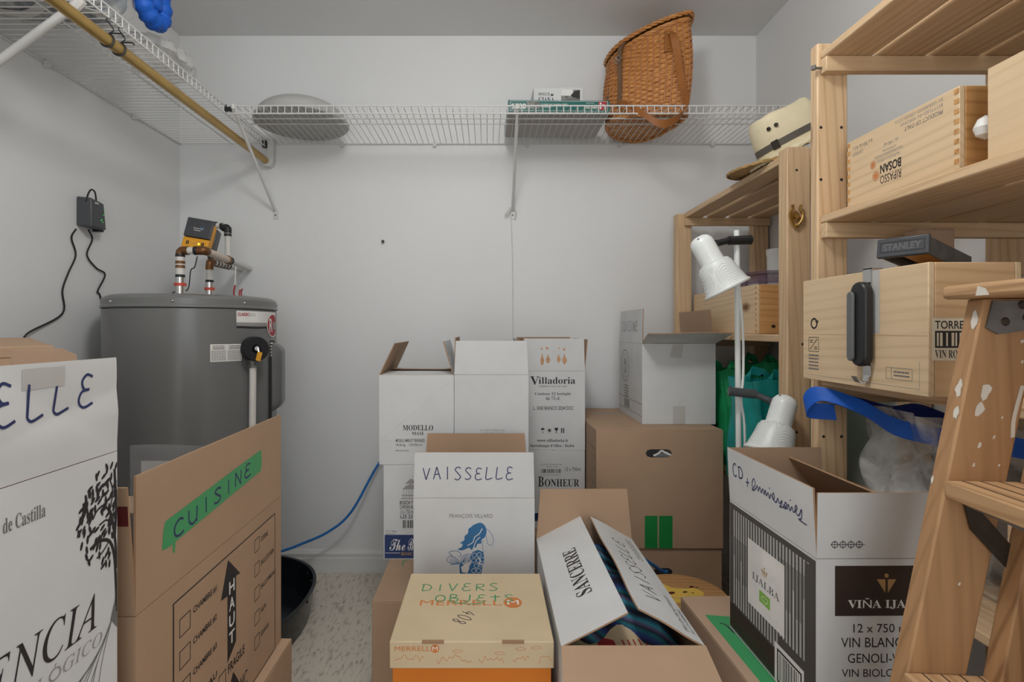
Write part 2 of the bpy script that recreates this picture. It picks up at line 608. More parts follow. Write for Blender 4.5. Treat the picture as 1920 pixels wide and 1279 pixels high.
class Ink:
    """flat printing on a face: f(u, v, off) -> point"""

    def __init__(s, f):
        s.f = f
        s.b = MB()
        s.mats = []
        s.k = 0

    def mi(s, m):
        m = M[m]
        if m not in s.mats:
            s.mats.append(m)
        return s.mats.index(m)

    def off(s, layer):
        s.k += 1
        return 0.00012 + 0.00006 * layer + 0.0000003 * (s.k % 150)

    def poly(s, pts, m, layer=0):
        pts = [Vector((p[0], p[1], 0)) for p in pts]
        o = s.off(layer)
        fs = []
        for tri in tessellate_polygon([pts]):
            a, b, c = (pts[i] for i in tri)
            fs.append(tri if (b - a).cross(c - a).z > 0 else tri[::-1])
        s.b.add([s.f(p.x, p.y, o) for p in pts], fs, s.mi(m))

    def rect(s, u0, v0, u1, v1, m, layer=0, n=1):
        o = s.off(layer)
        vs, fs = [], []
        for i in range(n + 1):
            u = u0 + (u1 - u0) * i / n
            vs += [s.f(u, v0, o), s.f(u, v1, o)]
        for i in range(n):
            fs.append((2 * i, 2 * i + 2, 2 * i + 3, 2 * i + 1))
        s.b.add(vs, fs, s.mi(m))

    def frame(s, u0, v0, u1, v1, wd, m, layer=0):
        s.rect(u0, v0, u1, v0 + wd, m, layer)
        s.rect(u0, v1 - wd, u1, v1, m, layer)
        s.rect(u0, v0, u0 + wd, v1, m, layer)
        s.rect(u1 - wd, v0, u1, v1, m, layer)

    def line(s, pts, wd, m, layer=0, smooth=True):
        pts = [Vector((p[0], p[1])) for p in pts]
        if smooth and len(pts) > 2:
            pts = cr(pts, 5)
        o = s.off(layer)
        vs, fs = [], []
        n = len(pts)
        for i, p in enumerate(pts):
            d = pts[min(i + 1, n - 1)] - pts[max(i - 1, 0)]
            if d.length < 1e-9:
                d = Vector((1, 0))
            d.normalize()
            q = Vector((-d.y, d.x)) * wd / 2
            vs += [s.f(p.x + q.x, p.y + q.y, o), s.f(p.x - q.x, p.y - q.y, o)]
        for i in range(n - 1):
            fs.append((2 * i + 1, 2 * i + 3, 2 * i + 2, 2 * i))
        s.b.add(vs, fs, s.mi(m))

    def ell(s, cu, cv, ru, rv, m, layer=0, rot=0.0, n=14, rings=1):
        c, q = math.cos(rot), math.sin(rot)
        pts = []
        for k in range(n):
            a = 2 * PI * k / n
            x, y = ru * math.cos(a), rv * math.sin(a)
            pts.append((cu + x * c - y * q, cv + x * q + y * c))
        o = s.off(layer)
        vs, fs = [s.f(cu, cv, o)], []
        for r_ in range(1, rings + 1):
            vs += [s.f(cu + (p[0] - cu) * r_ / rings, cv + (p[1] - cv) * r_ / rings, o) for p in pts]
        for k in range(n):
            l = (k + 1) % n
            fs.append((0, 1 + k, 1 + l))
            for r_ in range(rings - 1):
                fs.append((1 + r_ * n + k, 1 + (r_ + 1) * n + k, 1 + (r_ + 1) * n + l, 1 + r_ * n + l))
        s.b.add(vs, fs, s.mi(m))

    def ring(s, cu, cv, r, wd, m, layer=0, n=24, rv=None):
        rv = rv or r
        o = s.off(layer)
        vs, fs = [], []
        for k in range(n):
            a = 2 * PI * k / n
            for d in (wd / 2, -wd / 2):
                vs.append(s.f(cu + (r + d) * math.cos(a), cv + (rv + d) * math.sin(a), o))
        for k in range(n):
            l = (k + 1) % n
            fs.append((2 * k, 2 * l, 2 * l + 1, 2 * k + 1))
        s.b.add(vs, fs, s.mi(m))

    def text(s, body, u0, v0, u1, v1, m, layer=0, bold=0.0, turn=0):
        vs, fs = text_mesh(body, bold)
        o = s.off(layer)
        out = []
        for x, y in vs:
            if turn == 180:
                x, y = 1 - x, 1 - y
            elif turn == 90:
                x, y = 1 - y, x
            out.append(s.f(u0 + (u1 - u0) * x, v0 + (v1 - v0) * y, o))
        s.b.add(out, fs, s.mi(m))

    def hand(s, body, u0, v0, u1, v1, wd, m, layer=0, gap=0.28, rise=0.0):
        n = len(body)
        step = (u1 - u0) / (n - gap)
        for i, ch in enumerate(body):
            if ch == ' ':
                continue
            a = u0 + i * step
            ww = step * (1 - gap)
            hh = (v1 - v0) * random.uniform(0.93, 1.05)
            vb = v0 + rise * i / n + (v1 - v0) * random.uniform(-.03, .03)
            for st in H[ch]:
                s.line([(a + x * ww, vb + y * hh) for x, y in st], wd, m, layer)

    def bars(s, u0, v0, u1, v1, m, n=24, layer=0):
        x = u0
        pitch = (u1 - u0) / n
        while x < u1 - pitch:
            wd = pitch * random.choice((0.4, 0.4, 0.8, 1.2))
            s.rect(x, v0, min(u1, x + wd), v1, m, layer)
            x += wd + pitch * random.choice((0.4, 0.6, 0.9))

    def small(s, u0, v0, u1, v1, rows, m, layer=0):
        """rows of print too small to read"""
        h = (v1 - v0) / rows
        for r_ in range(rows):
            v = v1 - (r_ + 1) * h
            x = u0
            while x < u1:
                wd = random.uniform(.08, .2) * (u1 - u0)
                s.rect(x, v + .25 * h, min(u1, x + wd), v + .7 * h, m, layer)
                x += wd + .025 * (u1 - u0)

    def done(s, name, parent):
        return s.b.build(name, s.mats, parent, smooth=False)


def plane(o, u, v):
    o, u, v = Vector(o), Vector(u), Vector(v)
    n = u.cross(v)
    return lambda a, b, off: o + u * a + v * b + n * off


# ------------------------------------------------------------------ cartons
class Carton:
    """a corrugated box; local origin at the middle of its base"""
    SIDES = {'front': ((-1, -1), (1, -1), (0, -1)), 'right': ((1, -1), (1, 1), (1, 0)),
             'back': ((1, 1), (-1, 1), (0, 1)), 'left': ((-1, 1), (-1, -1), (-1, 0))}

    def __init__(s, label, loc, size, rz=0.0, out='white', inn='kraft', flaps=None, group=None, name='cardboard_box', cat='box', body='carton_body',
                 lean=(0, 0), seam='y'):
        s.w, s.d, s.h = size
        s.out, s.inn = out, inn
        s.root = thing(name, label, cat, loc, (R(lean[0]), R(lean[1]), R(rz)), group)
        b = MB()
        x, y, h, t_ = s.w / 2, s.d / 2, s.h, 0.004
        if flaps is None:
            b.box(-x, x, -y, y, 0, h, 0)
            s.body = b.build(body, [M[out]], s.root, bevel=0.0018)
            tp = MB()
            g = 0.0015
            for sg in (-1, 1):
                if seam == 'y':
                    a0, a1 = (g, x - .0005) if sg > 0 else (-x + .0005, -g)
                    tp.box(a0, a1, -y + .0005, y - .0005, h, h + .003)
                else:
                    a0, a1 = (g, y - .0005) if sg > 0 else (-y + .0005, -g)
                    tp.box(-x + .0005, x - .0005, a0, a1, h, h + .003)
            tp.build('top_flaps', [M[out]], s.root, bevel=0.001)
            s.h = h
        else:
            o_ = [(-x, -y), (x, -y), (x, y), (-x, y)]
            i_ = [(-x + t_, -y + t_), (x - t_, -y + t_), (x - t_, y - t_), (-x + t_, y - t_)]
            vs = [(a, c, 0) for a, c in o_] + [(a, c, h) for a, c in o_] + [(a, c, h) for a, c in i_] + [(a, c, t_) for a, c in i_]
            b.add(vs, [(3, 2, 1, 0)] + [(k, (k + 1) % 4, 4 + (k + 1) % 4, 4 + k) for k in range(4)], 0)
            b.add(vs, [(4 + k, 4 + (k + 1) % 4, 8 + (k + 1) % 4, 8 + k) for k in range(4)], 2)
            b.add(vs, [(8 + k, 8 + (k + 1) % 4, 12 + (k + 1) % 4, 12 + k) for k in range(4)] + [(12, 13, 14, 15)], 1)
            s.body = b.build(body, [M[out], M[inn], M['kraft_edge']], s.root, smooth=False)
            s.fl = {}
            for side, spec in flaps.items():
                s.flap(side, *spec)

    def side(s, side):
        a, c, n = s.SIDES[side]
        o = Vector((a[0] * s.w / 2, a[1] * s.d / 2, 0))
        u = Vector((c[0] - a[0], c[1] - a[1], 0)).normalized()
        return o, u, Vector((n[0], n[1], 0))

    def flap(s, side, ang, ln, taper=0.006, wob=0.0004, a2=None, curl=0.0, crumple=0.0):
        o, u, n = s.side(side)
        L = s.w if side in ('front', 'back') else s.d
        o = o + Vector((0, 0, s.h + .0008))
        ph = random.uniform(0, 6)

        def f(a, b, off=0.0):
            # a along the hinge, b away from it
            q = R(ang if a2 is None else ang + (a2 - ang) * a / L)
            q2 = q + curl * (b / ln)
            up = Vector((0, 0, math.cos(q2))) + n * math.sin(q2)
            nn = n * math.cos(q2) - Vector((0, 0, math.sin(q2)))
            wv = wob * math.sin(a * 21 + ph) * (b / ln) + wob * .6 * math.sin(b * 47 + a * 13 + ph)
            cr_ = crumple * (abs(math.sin(a * 15 + b * 24 + 1.2)) + .6 * abs(math.sin(a * 9 - b * 40))) * min(1, b / ln * 2.5) if crumple else 0
            return o + u * a + up * b + nn * (off + wv * min(1, b / ln * 3) + cr_)

        b = MB()
        b.grid(90 if crumple else 28, 36 if crumple else 10, lambda p, q: f(taper * q + (L - 2 * taper * q) * p, q * ln), 0, .0032, 1, 2)
        b.build('flap', [M[s.out], M[s.inn], M['kraft_edge']], s.root, ang=60)
        s.fl[side] = f

    def ink(s, side):
        o, u, n = s.side(side)
        L = s.w if side in ('front', 'back') else s.d
        return Ink(lambda a, b, off: o + u * min(max(a, .0006), L - .0006) + Vector((0, 0, max(b, .0004))) + n * (off + .0001))

    def top(s):
        o = Vector((-s.w / 2, -s.d / 2, s.h + .0031))
        return Ink(lambda a, b, off: o + Vector((a, b, off)))

    def flap_ink(s, side, inner=False):
        f = s.fl[side]
        return Ink(lambda a, b, off: f(a, b, off + .0002))


# ------------------------------------------------------------------ the room
XL, XR, YB, YF, ZC = -1.403, 1.221, 2.44, -1.30, 2.437


def slab(name, m, *bx):
    b = MB()
    b.box(*bx)
    return struct(b.build(name, [M[m]], None, smooth=False))


slab('floor', 'floor', XL - .1, XR + .1, YF - .1, YB + .1, -.1, 0)
slab('ceiling', 'ceil', XL - .1, XR + .1, YF - .1, YB + .1, ZC, ZC + .1)
slab('wall_back', 'wall', XL - .1, XR + .1, YB, YB + .1, 0, ZC)
slab('wall_left', 'wall', XL - .1, XL, YF - .1, YB, 0, ZC)
slab('wall_right', 'wall', XR, XR + .1, YF - .1, YB, 0, ZC)
b = MB()
b.box(XL, -.55, YF - .1, YF, 0, ZC)
b.box(.75, XR, YF - .1, YF, 0, ZC)
b.box(-.55, .75, YF - .1, YF, 2.1, ZC)
struct(b.build('wall_front', [M['wall']], smooth=False))


def base(name, p0, p1, n):
    """skirting with a moulded top"""
    p0, p1, n = Vector(p0), Vector(p1), Vector(n)
    prof = [(0, 0), (.014, 0), (.014, .062), (.011, .066), (.011, .076), (.013, .079), (.013, .084), (.008, .092), (.005, .099), (0, .1)]
    b = MB()
    b.prism([p0 + n * a + Vector((0, 0, c)) for a, c in prof][::-1], [p1 + n * a + Vector((0, 0, c)) for a, c in prof][::-1])
    return struct(b.build(name, [M['trim']], ang=20))


base('baseboard_back', (XL, YB, 0), (XR, YB, 0), (0, -1, 0))
base('baseboard_left', (XL, YF, 0), (XL, YB, 0), (1, 0, 0))
base('baseboard_right', (XR, YB, 0), (XR, YF, 0), (-1, 0, 0))

# ------------------------------------------------------------------ wire shelves
ZS = 1.947          # deck height
SD = 0.405          # depth


def wire_shelf(name, label, length, loc, rz, gaps=(), ends=(0, 0), back_wires=True):
    """deck runs along local x from 0 to length, back edge at y=0, lip at y=-SD"""
    root = thing(name, label, 'shelf', loc, (0, 0, R(rz)))
    b = MB()
    n = int(length / 0.0262)
    for i in range(n + 1):
        x = i * length / n
        b.tube([(x, 0, 0), (x, -SD, 0)], .0017, 5)
    b.build('deck_wires', M['wire'], root)
    b = MB()
    for y in (-.004, -SD * .59, -SD * .73):
        b = MB()
        b.tube([(0, y, -.004), (length, y, -.004)], .0028, 6)
        b.build('support_rod', M['wire'], root)
    b = MB()
    b.tube([(0, -SD, .0015), (length, -SD, .0015)], .0028, 6)
    b.tube([(0, -SD, -.028), (length, -SD, -.028)], .0028, 6)
    for i in range(n + 1):
        x = i * length / n
        b.tube([(x, -SD, 0), (x, -SD - .0005, -.028)], .0017, 5)
    b.build('front_lip', M['wire'], root)
    for i in range(1, int(length / .42) + 1):
        c = MB()
        x = i * .42 - .1
        c.box(x - .007, x + .007, -.010, .0, -.018, .006)
        c.tube([(x, -.006, -.012), (x, -.016, -.012)], .005, 8)
        c.build('wall_clip', M['wire'], root)
    return root


wire_shelf('wire_shelf', 'white wire shelf running along the wall above the grey water heater tank', 2.14, (XL + .002, .298, ZS), 90).rotation_euler = (0, 0, R(90))
# the side shelf: local x runs towards the back wall, local y from the wall outwards must be +x, so it is turned with a mirrored deck
bpy.data.objects['wire_shelf'].location = (XL + .002, 2.437, ZS)
bpy.data.objects['wire_shelf'].rotation_euler = (0, 0, R(-90))
for o in bpy.data.objects['wire_shelf'].children:
    for p in o.data.vertices:
        p.co.y = -p.co.y
    o.data.flip_normals()
wire_shelf('wire_shelf', 'white wire shelf on the far wall holding the wicker basket', 2.195, (-.982, YB - .003, ZS), 0)

for (x, lab, tie) in ((-.966, 'thin white diagonal shelf brace under the corner of the far wire shelf', 0),
                      (.112, 'white diagonal shelf brace with a string knotted round its foot', 1)):
    root = thing('shelf_bracket', lab, 'bracket', (x, YB, 1.632))
    b = MB()
    b.tube([(0, -.012, .012), (0, -SD - .002, .31)], .0065, 10)
    b.tube([(0, -SD - .002, .305), (0, -SD - .006, .321)], .008, 8)
    b.build('brace_rod', M['wire'], root)
    b = MB()
    b.box(-.012, .012, -.003, 0, -.03, .02)
    b.build('wall_plate', M['wire'], root, bevel=.001)
    b = MB()
    b.tube([(0, -.003, -.012), (0, -.006, -.012)], .004, 8)
    b.build('screw', M['steel'], root)

root = thing('shelf_bracket', 'thick white diagonal shelf brace crossing under the wire shelf by the gold rod', 'bracket', (XL, 1.318, 1.60))
b = MB()
b.tube([(.008, 0, .02), (.395, 0, .302)], .0105, 12)
b.tube([(.385, 0, .292), (.405, 0, .312)], .013, 10)
b.build('brace_rod', M['wire'], root)
b = MB()
b.box(0, .004, -.013, .013, -.03, .03)
b.build('wall_plate', M['wire'], root)

root = thing('closet_rod', 'gold hanging rod under the lip of the wire shelf', 'rod', (-1.0, 2.438, 1.86))
b = MB()
b.tube([(0, -2.1, 0), (0, -.008, 0)], .0155, 16)
b.build('rod', M['gold_rod'], root)
for (y, a) in ((-1.03, .0), (-.985, .3)):
    b = MB()
    b.tube(cr([(.017 * math.cos(k * PI / 4), y + .002 * math.sin(k), .017 * math.sin(k * PI / 4)) for k in range(8)], 3, True), .0028, 6, closed=True)
    b.tube(cr([(.004, y, .017), (.008, y + .012, .035), (.002, y - .006, .052), (.006, y + .004, .06)]), .0018, 5)
    b.tube(cr([(.006, y, .018), (.022, y + .02, .028), (.03, y + .016, .02)]), .0022, 5)
    b.build('wire_tie', M['black'], root)

root = thing('rod_end_bracket', 'white hook bracket on the far wall holding the end of the gold rod', 'bracket', (-.996, YB, 1.86))
b = MB()
prof = [(-.012, -.024), (.012, -.028), (.026, -.018), (.03, 0), (.032, .10), (.004, .10), (.004, .028), (-.0, .0), (-.02, -.014)]
b.prism([(p[0], -.034, p[1]) for p in prof], [(p[0], 0, p[1]) for p in prof])
b.build('hook_body', M['wire'], root, bevel=.002)
b = MB()
b.box(-.012, .003, -.05, -.03, .055, .085)
b.build('lip_clip', M['black'], root)
root = thing('shelf_end_clip', 'black plastic clip joining the wire shelves at their corner', 'clip', (-.985, 2.032, 1.935))
b = MB()
b.box(-.012, .012, -.006, .006, -.008, .008)
b.tube([(-.008, 0, -.008), (-.008, 0, .018)], .003, 8)
b.build('clip_body', M['black'], root, bevel=.002)

# string tied to the foot of the brace, hanging straight down the wall
b = MB()
b.tube(cr([(.104, 2.425, 1.65), (.106, 2.432, 1.60), (.112, 2.434, 1.35), (.113, 2.434, 1.07), (.114, 2.434, .95)]), .0014, 5)
for pts in ([(.104, 2.425, 1.648), (.092, 2.42, 1.636), (.080, 2.42, 1.622), (.078, 2.42, 1.612)], [(.104, 2.425, 1.648), (.096, 2.42, 1.632), (.09, 2.42, 1.62), (.081, 2.42, 1.618)],
            [(.106, 2.425, 1.648), (.122, 2.42, 1.642), (.128, 2.42, 1.63), (.123, 2.42, 1.612), (.125, 2.42, 1.603)]):
    b.tube(cr(pts), .0024, 6)
b.tube([(.098, 2.425, 1.648), (.112, 2.425, 1.65)], .005, 8)
tag(b.build('string', [M['string']]), 'thin white string knotted to the shelf brace and hanging down the wall', 'string')

root = thing('wall_nail', 'small dark screw left in the bare middle of the far wall', 'screw', (-.476, YB, 1.499))
b = MB()
b.tube([(0, 0, 0), (0, -.012, 0)], .004, 10)
b.tube([(0, -.012, 0), (0, -.015, 0)], .007, 12)
b.build('screw_head', M['dark_steel'], root)

# ------------------------------------------------------------------ dome on the shelf
root = thing('light_dome', 'pale frosted dome of a ceiling light lying on the wire shelf', 'lamp shade', (-.772, 2.226, ZS + .003))
b = MB()
prof = [(.176, 0), (.186, .004), (.187, .012)] + [(.182 * math.cos(R(a)), .014 + .084 * math.sin(R(a))) for a in range(0, 91, 9)]
b.lathe(prof[:-1] + [(.0, .098)], 48)
b.build('dome_shell', M['frost'], root, ang=50)
b = MB()
b.lathe([(.187, .001), (.190, .004), (.190, .010), (.187, .013)], 48)
b.build('dome_rim', M['frost'], root)

# ------------------------------------------------------------------ puzzle boxes
c = Carton('flat dark green puzzle box lying beside the wicker basket', (.276, 2.235, ZS + .0045), (.40, .27, .044), 1.2, 'green_box', None, None, name='puzzle_box')
c.body.data.materials[0] = M['green_box']
b = MB()
b.box(-.199, .199, -.134, .134, -.0022, .006)
b.build('tray', M['grey_box'], c.root)
i = c.ink('front')
i.frame(.008, .005, .392, .044, .0012, 'white_print')
i.text(serif('1500'), .012, .012, .070, .033, 'white_print', 1, .02)
i.rect(.073, .012, .124, .041, 'photo_grey', 1)
i.text('Le bassin aux nymphéas (1862)', .130, .027, .232, .034, 'white_print', 1, .01)
i.text('Ph. Bonnard', .130, .018, .168, .0245, 'white_print', 1, .01)
i.text('NATHAN', .305, .014, .352, .026, 'white_print', 1, .02)
i.rect(.305, .036, .338, .0375, 'white_print', 1)
i.rect(.354, .010, .387, .043, 'red_print', 1)
i.ell(.363, .036, .004, .004, 'white_print', 2)
i.line([(.362, .031), (.363, .014)], .006, 'white_print', 2)
i.line([(.362, .024), (.374, .029), (.380, .024), (.379, .014)], .006, 'white_print', 2)
i.done('lettering', c.root)
c = Carton('small white picture puzzle box resting on the dark green one', (.282, 2.235, ZS + .0517), (.20, .15, .076), 1.0, 'white', None, None, name='puzzle_box')
i = c.ink('front')
i.text(serif('DOLCE'), .020, .044, .066, .056, 'ink', 1)
i.text(serif('GIANA'), .020, .012, .084, .038, 'ink', 1)
i.poly([(.068, .044), (.074, .054), (.076, .048), (.083, .052), (.078, .042)], 'ink', 1)
i.rect(.112, .010, .188, .068, 'photo_grey', 1)
i.rect(.112, .044, .16, .068, 'white_print', 2)
i.poly([(.150, .046), (.165, .062), (.187, .067), (.187, .03), (.155, .040)], 'ink', 3)
i.poly([(.112, .014), (.140, .034), (.187, .034), (.187, .012)], 'ink_grey', 2)
i.done('lettering', c.root)

# ------------------------------------------------------------------ wicker basket
top_o = [(.795, 2.125), (.72, 2.125), (.64, 2.165), (.565, 2.235), (.532, 2.31), (.535, 2.385), (.60, 2.425), (.70, 2.43), (.79, 2.42), (.815, 2.34), (.82, 2.23)]
bot_o = [(.782, 2.118), (.70, 2.11), (.60, 2.125), (.52, 2.16), (.495, 2.225), (.53, 2.33), (.59, 2.395), (.67, 2.42), (.73, 2.37), (.765, 2.28), (.785, 2.20)]
bz0, bz1 = ZS + .004, 2.285


def outline(o, n):
    c_ = cr([(p[0], p[1]) for p in o], 24, True)
    L = [0]
    for q in range(len(c_)):
        L.append(L[-1] + (c_[(q + 1) % len(c_)] - c_[q]).length)
    out = []
    q = 0
    for kk in range(n):
        s_ = L[-1] * kk / n
        while L[q + 1] < s_:
            q += 1
        f_ = (s_ - L[q]) / (L[q + 1] - L[q])
        out.append(c_[q].lerp(c_[(q + 1) % len(c_)], f_))
    return out


def lidz(p):
    return 2.262 + .06 * (p[0] - .53) / .28 + .016 * (2.43 - p[1]) / .3


NS, ROWS = 46, 34
NA, NR = NS * 8, ROWS * 4
oT, oB = outline(top_o, NA), outline(bot_o, NA)
root = thing('wicker_basket', 'honey brown wicker fishing basket with leather straps on the wire shelf', 'basket', (.66, 2.27, ZS))
off = Vector((.66, 2.27, ZS))


def wall_pt(ia, s_, d=0.0):
    a, c_ = oB[ia % NA], oT[ia % NA]
    g = s_ ** .75
    p = a.lerp(c_, g)
    cx, cy = .665, 2.27
    n_ = Vector((p.x - cx, p.y - cy))
    n_.normalize()
    blg = .016 * math.sin(PI * min(1, s_))
    zt = lidz(c_) - .008
    return Vector((p.x + n_.x * (d + blg), p.y + n_.y * (d + blg), bz0 + (zt - bz0) * s_)) - off


b = MB()
vs, fs = [], []
for j in range(NR + 1):
    row = j / 4
    for ia in range(NA):
        st = ia / 8
        sgn = 1 if int(row) % 2 == 0 else -1
        if 14 <= int(row) <= 16:
            sgn *= .4
        strand = abs(math.sin(PI * (row % 1)))
        d = .0042 * sgn * math.cos(PI * st) * strand ** .7 + .0046 * strand ** .6 - .003
        vs.append(wall_pt(ia, j / NR, d))
for j in range(NR):
    for ia in range(NA):
        l_ = (ia + 1) % NA
        fs.append((j * NA + ia, j * NA + l_, (j + 1) * NA + l_, (j + 1) * NA + ia))
fs.append(list(range(NA))[::-1])
b.add(vs, fs)
b.build('basket_body', [M['wicker']], root, ang=80)
b = MB()
for st in range(NS):
    b.tube([wall_pt(st * 8 + 4, s_ / 8, .0012) for s_ in range(9)], .0026, 6)
b.build('wicker_stakes', [M['wicker_d']], root)
for (s_, r_) in ((.0, .008), (1.0, .008)):
    b = MB()
    P = [wall_pt(ia, s_, .002) for ia in range(0, NA, 4)]
    for ph in range(3):
        b.tube([p + Vector((0, 0, .005 * math.sin(q * .9 + ph * 2.1))) + Vector((p.x, p.y, 0)).normalized() * (.004 * math.cos(q * .9 + ph * 2.1)) for q, p in enumerate(P)], .0045, 6, closed=True)
    b.build('woven_rim', [M['wicker']], root)
# lid: domed woven sheet overhanging the rim
b = MB()
rings = 16
nl = 120
lo = outline(top_o, nl)
vs, fs = [], []
for q in range(rings + 1):
    f_ = q / rings
    for kk in range(nl):
        p = Vector((.665, 2.275)).lerp(lo[kk], .02 + 1.03 * f_)
        wv = .0022 * math.sin(q * 3.1) * math.cos(kk * PI / 2)
        vs.append(Vector((p.x, p.y, lidz(p) + .016 + .014 * (1 - f_ ** 2) + wv)) - off)
for q in range(rings):
    for kk in range(nl):
        l_ = (kk + 1) % nl
        fs.append((q * nl + kk, (q + 1) * nl + kk, (q + 1) * nl + l_, q * nl + l_))
nb = len(vs)
vs += [v_ - Vector((0, 0, .006)) for v_ in vs]
fs += [[nb + x for x in f_][::-1] for f_ in fs]
for kk in range(nl):
    l_ = (kk + 1) % nl
    fs.append((rings * nl + kk, nb + rings * nl + kk, nb + rings * nl + l_, rings * nl + l_))
b.add(vs, fs)
for ph in range(3):
    b.tube([Vector((p.x, p.y, lidz(p) + .014)) - off + Vector((p.x - .665, p.y - 2.275, 0)).normalized() * (.012 + .0045 * math.cos(q * .8 + ph * 2.1))
            + Vector((0, 0, .005 * math.sin(q * .8 + ph * 2.1))) for q, p in enumerate(lo)], .0048, 6, closed=True)
b.build('basket_lid', [M['wicker']], root, ang=70)


def ribbon(b, pts, nrm, wd, th=.003, mi=0, n=5):
    """a strap of width wd; nrm gives the side direction at each control point"""
    P = cr(pts, n)
    N = cr([Vector(q).normalized() for q in nrm], n)
    vs, fs = [], []
    for q, p in enumerate(P):
        d = (P[min(q + 1, len(P) - 1)] - P[max(q - 1, 0)]).normalized()
        s_ = N[q].normalized()
        nn = d.cross(s_).normalized()
        for a, c_ in ((1, 1), (-1, 1), (-1, -1), (1, -1)):
            vs.append(p + s_ * a * wd / 2 + nn * c_ * th / 2)
    m = len(P)
    for q in range(m - 1):
        for e in range(4):
            l_ = (e + 1) % 4
            fs.append((q * 4 + e, q * 4 + l_, (q + 1) * 4 + l_, (q + 1) * 4 + e))
    fs += [(0, 3, 2, 1), ((m - 1) * 4, (m - 1) * 4 + 1, (m - 1) * 4 + 2, (m - 1) * 4 + 3)]
    b.add(vs, fs, mi)


def W(x, y, z):
    return Vector((x, y, z)) - off


# the long carrying strap: from the patch near the rim, down the side and over the shelf lip, back up to the side
b = MB()
ribbon(b, [W(.716, 2.098, 2.262), W(.722, 2.078, 2.235), W(.731, 2.072, 2.172), W(.744, 2.06, 2.05), W(.757, 2.045, 1.975), W(.722, 2.018, 1.902), W(.652, 2.012, 1.872), W(.585, 2.018, 1.912), W(.54, 2.06, 1.962), W(.515, 2.11, 1.99)],
       [(1, -.2, 0), (1, -.4, 0), (.8, -.7, 0), (.6, -.8, 0), (.5, -.8, .3), (.1, -.6, .8), (-.1, -.4, 1), (-.2, -.2, 1), (-.2, .1, 1), (-.2, .1, 1)], .028, .004)
b.build('carrying_strap', [M['leather']], root)
b = MB()
b.box(.693 - .66, .727 - .66, 2.100 - 2.27, 2.108 - 2.27, 2.19 - ZS, 2.272 - ZS)
b.build('strap_patch', [M['leather']], root, bevel=.002)
for z in (2.262, 2.205):
    b = MB()
    b.lathe([(.004, 0), (.003, .003), (0, .004)], 12, 0, align((0, -1, 0), W(.706, 2.099, z)))
    b.build('rivet', [M['brass']], root)
for (x, y, z) in ((.672, 2.125, 2.245), (.775, 2.105, 2.02)):
    b = MB()
    b.lathe([(.004, 0), (.003, .003), (0, .004)], 12, 0, align((0, -1, 0), W(x, y, z)))
    b.build('rivet', [M['brass']], root)
b = MB()
ribbon(b, [W(.566, 2.222, 2.29), W(.546, 2.213, 2.26), W(.540, 2.203, 2.22), W(.538, 2.192, 2.16), W(.536, 2.18, 2.08), W(.528, 2.162, 2.0)], [(.7, -.7, 0)] * 6, .020, .004)
b.build('buckle_strap', [M['leather_d']], root)
b = MB()
X = align((-.7, -.7, .1), W(.533, 2.196, 2.205))
b.tube([X @ Vector(p) for p in ((-.014, -.012, .003), (.014, -.012, .003), (.014, .012, .003), (-.014, .012, .003))], .0022, 6, closed=True)
b.tube([X @ Vector((-.0, -.012, .004)), X @ Vector((0, .014, .004))], .0016, 6)
b.build('buckle', [M['chrome']], root)
b = MB()
ribbon(b, [W(.516, 2.245, 2.02), W(.503, 2.235, 2.06), W(.511, 2.235, 2.09), W(.525, 2.24, 2.11)], [(.5, -.8, 0)] * 4, .02, .004)
b.build('strap_loop', [M['leather_d']], root)

# ------------------------------------------------------------------ water heater, pan, pipes
hx, hy, hr, hz = -1.067, 1.95, .2775, 1.215
root = thing('water_heater', 'tall grey cylindrical water heater tank standing in the corner', 'water heater', (hx, hy, .012))
z0 = .012
b = MB()
b.lathe([(hr - .01, 0), (hr, .01), (hr, 1.155), (hr - .004, 1.158)], 96)
b.build('tank', M['heater'], root, ang=30)
b = MB()
b.lathe([(hr - .002, 1.158), (hr + .004, 1.160), (hr + .004, 1.166), (hr + .001, 1.169), (hr + .001, 1.188), (hr - .004, 1.196), (hr - .02, 1.203), (.0, 1.206)], 96)
b.build('top_cap', M['heater_cap'], root, ang=30)
for a in range(8):
    b = MB()
    an = R(a * 45 + 16)
    d = Vector((math.cos(an), math.sin(an), 0))
    b.lathe([(.0048, 0), (.004, .002), (.002, .0035), (0, .004)], 10, 0, align(d, d * (hr + .0008) + Vector((0, 0, 1.178))))
    b.build('screw', M['chrome'], root)
b = MB()
b.lathe([(.05, 1.205), (.05, 1.209), (.046, 1.2125), (0, 1.213)], 32, 0, Matrix.Translation((0, -.12, -.0035)))
b.build('pipe_collar', M['heater_cap'], root)


def cyl(a, c, o_):
    """a metres along the wall of the tank clockwise seen from the room, from the direction of the camera"""
    th = -PI / 2 + a / hr
    return Vector((math.cos(th), math.sin(th), 0)) * (hr + .0003 + o_ * 4) + Vector((0, 0, c - z0))


def A_(px):
    """arc position of a sight line"""
    dx = (px - 915) / 1005
    d = Vector((dx, 1)).normalized()
    o = Vector((-hx, -hy))
    t_ = -o.dot(d) - math.sqrt(max(0, o.dot(d) ** 2 - (o.length_squared - hr * hr)))
    p = d * t_ - Vector((hx, hy))
    return (math.atan2(p.y, p.x) + PI / 2) * hr


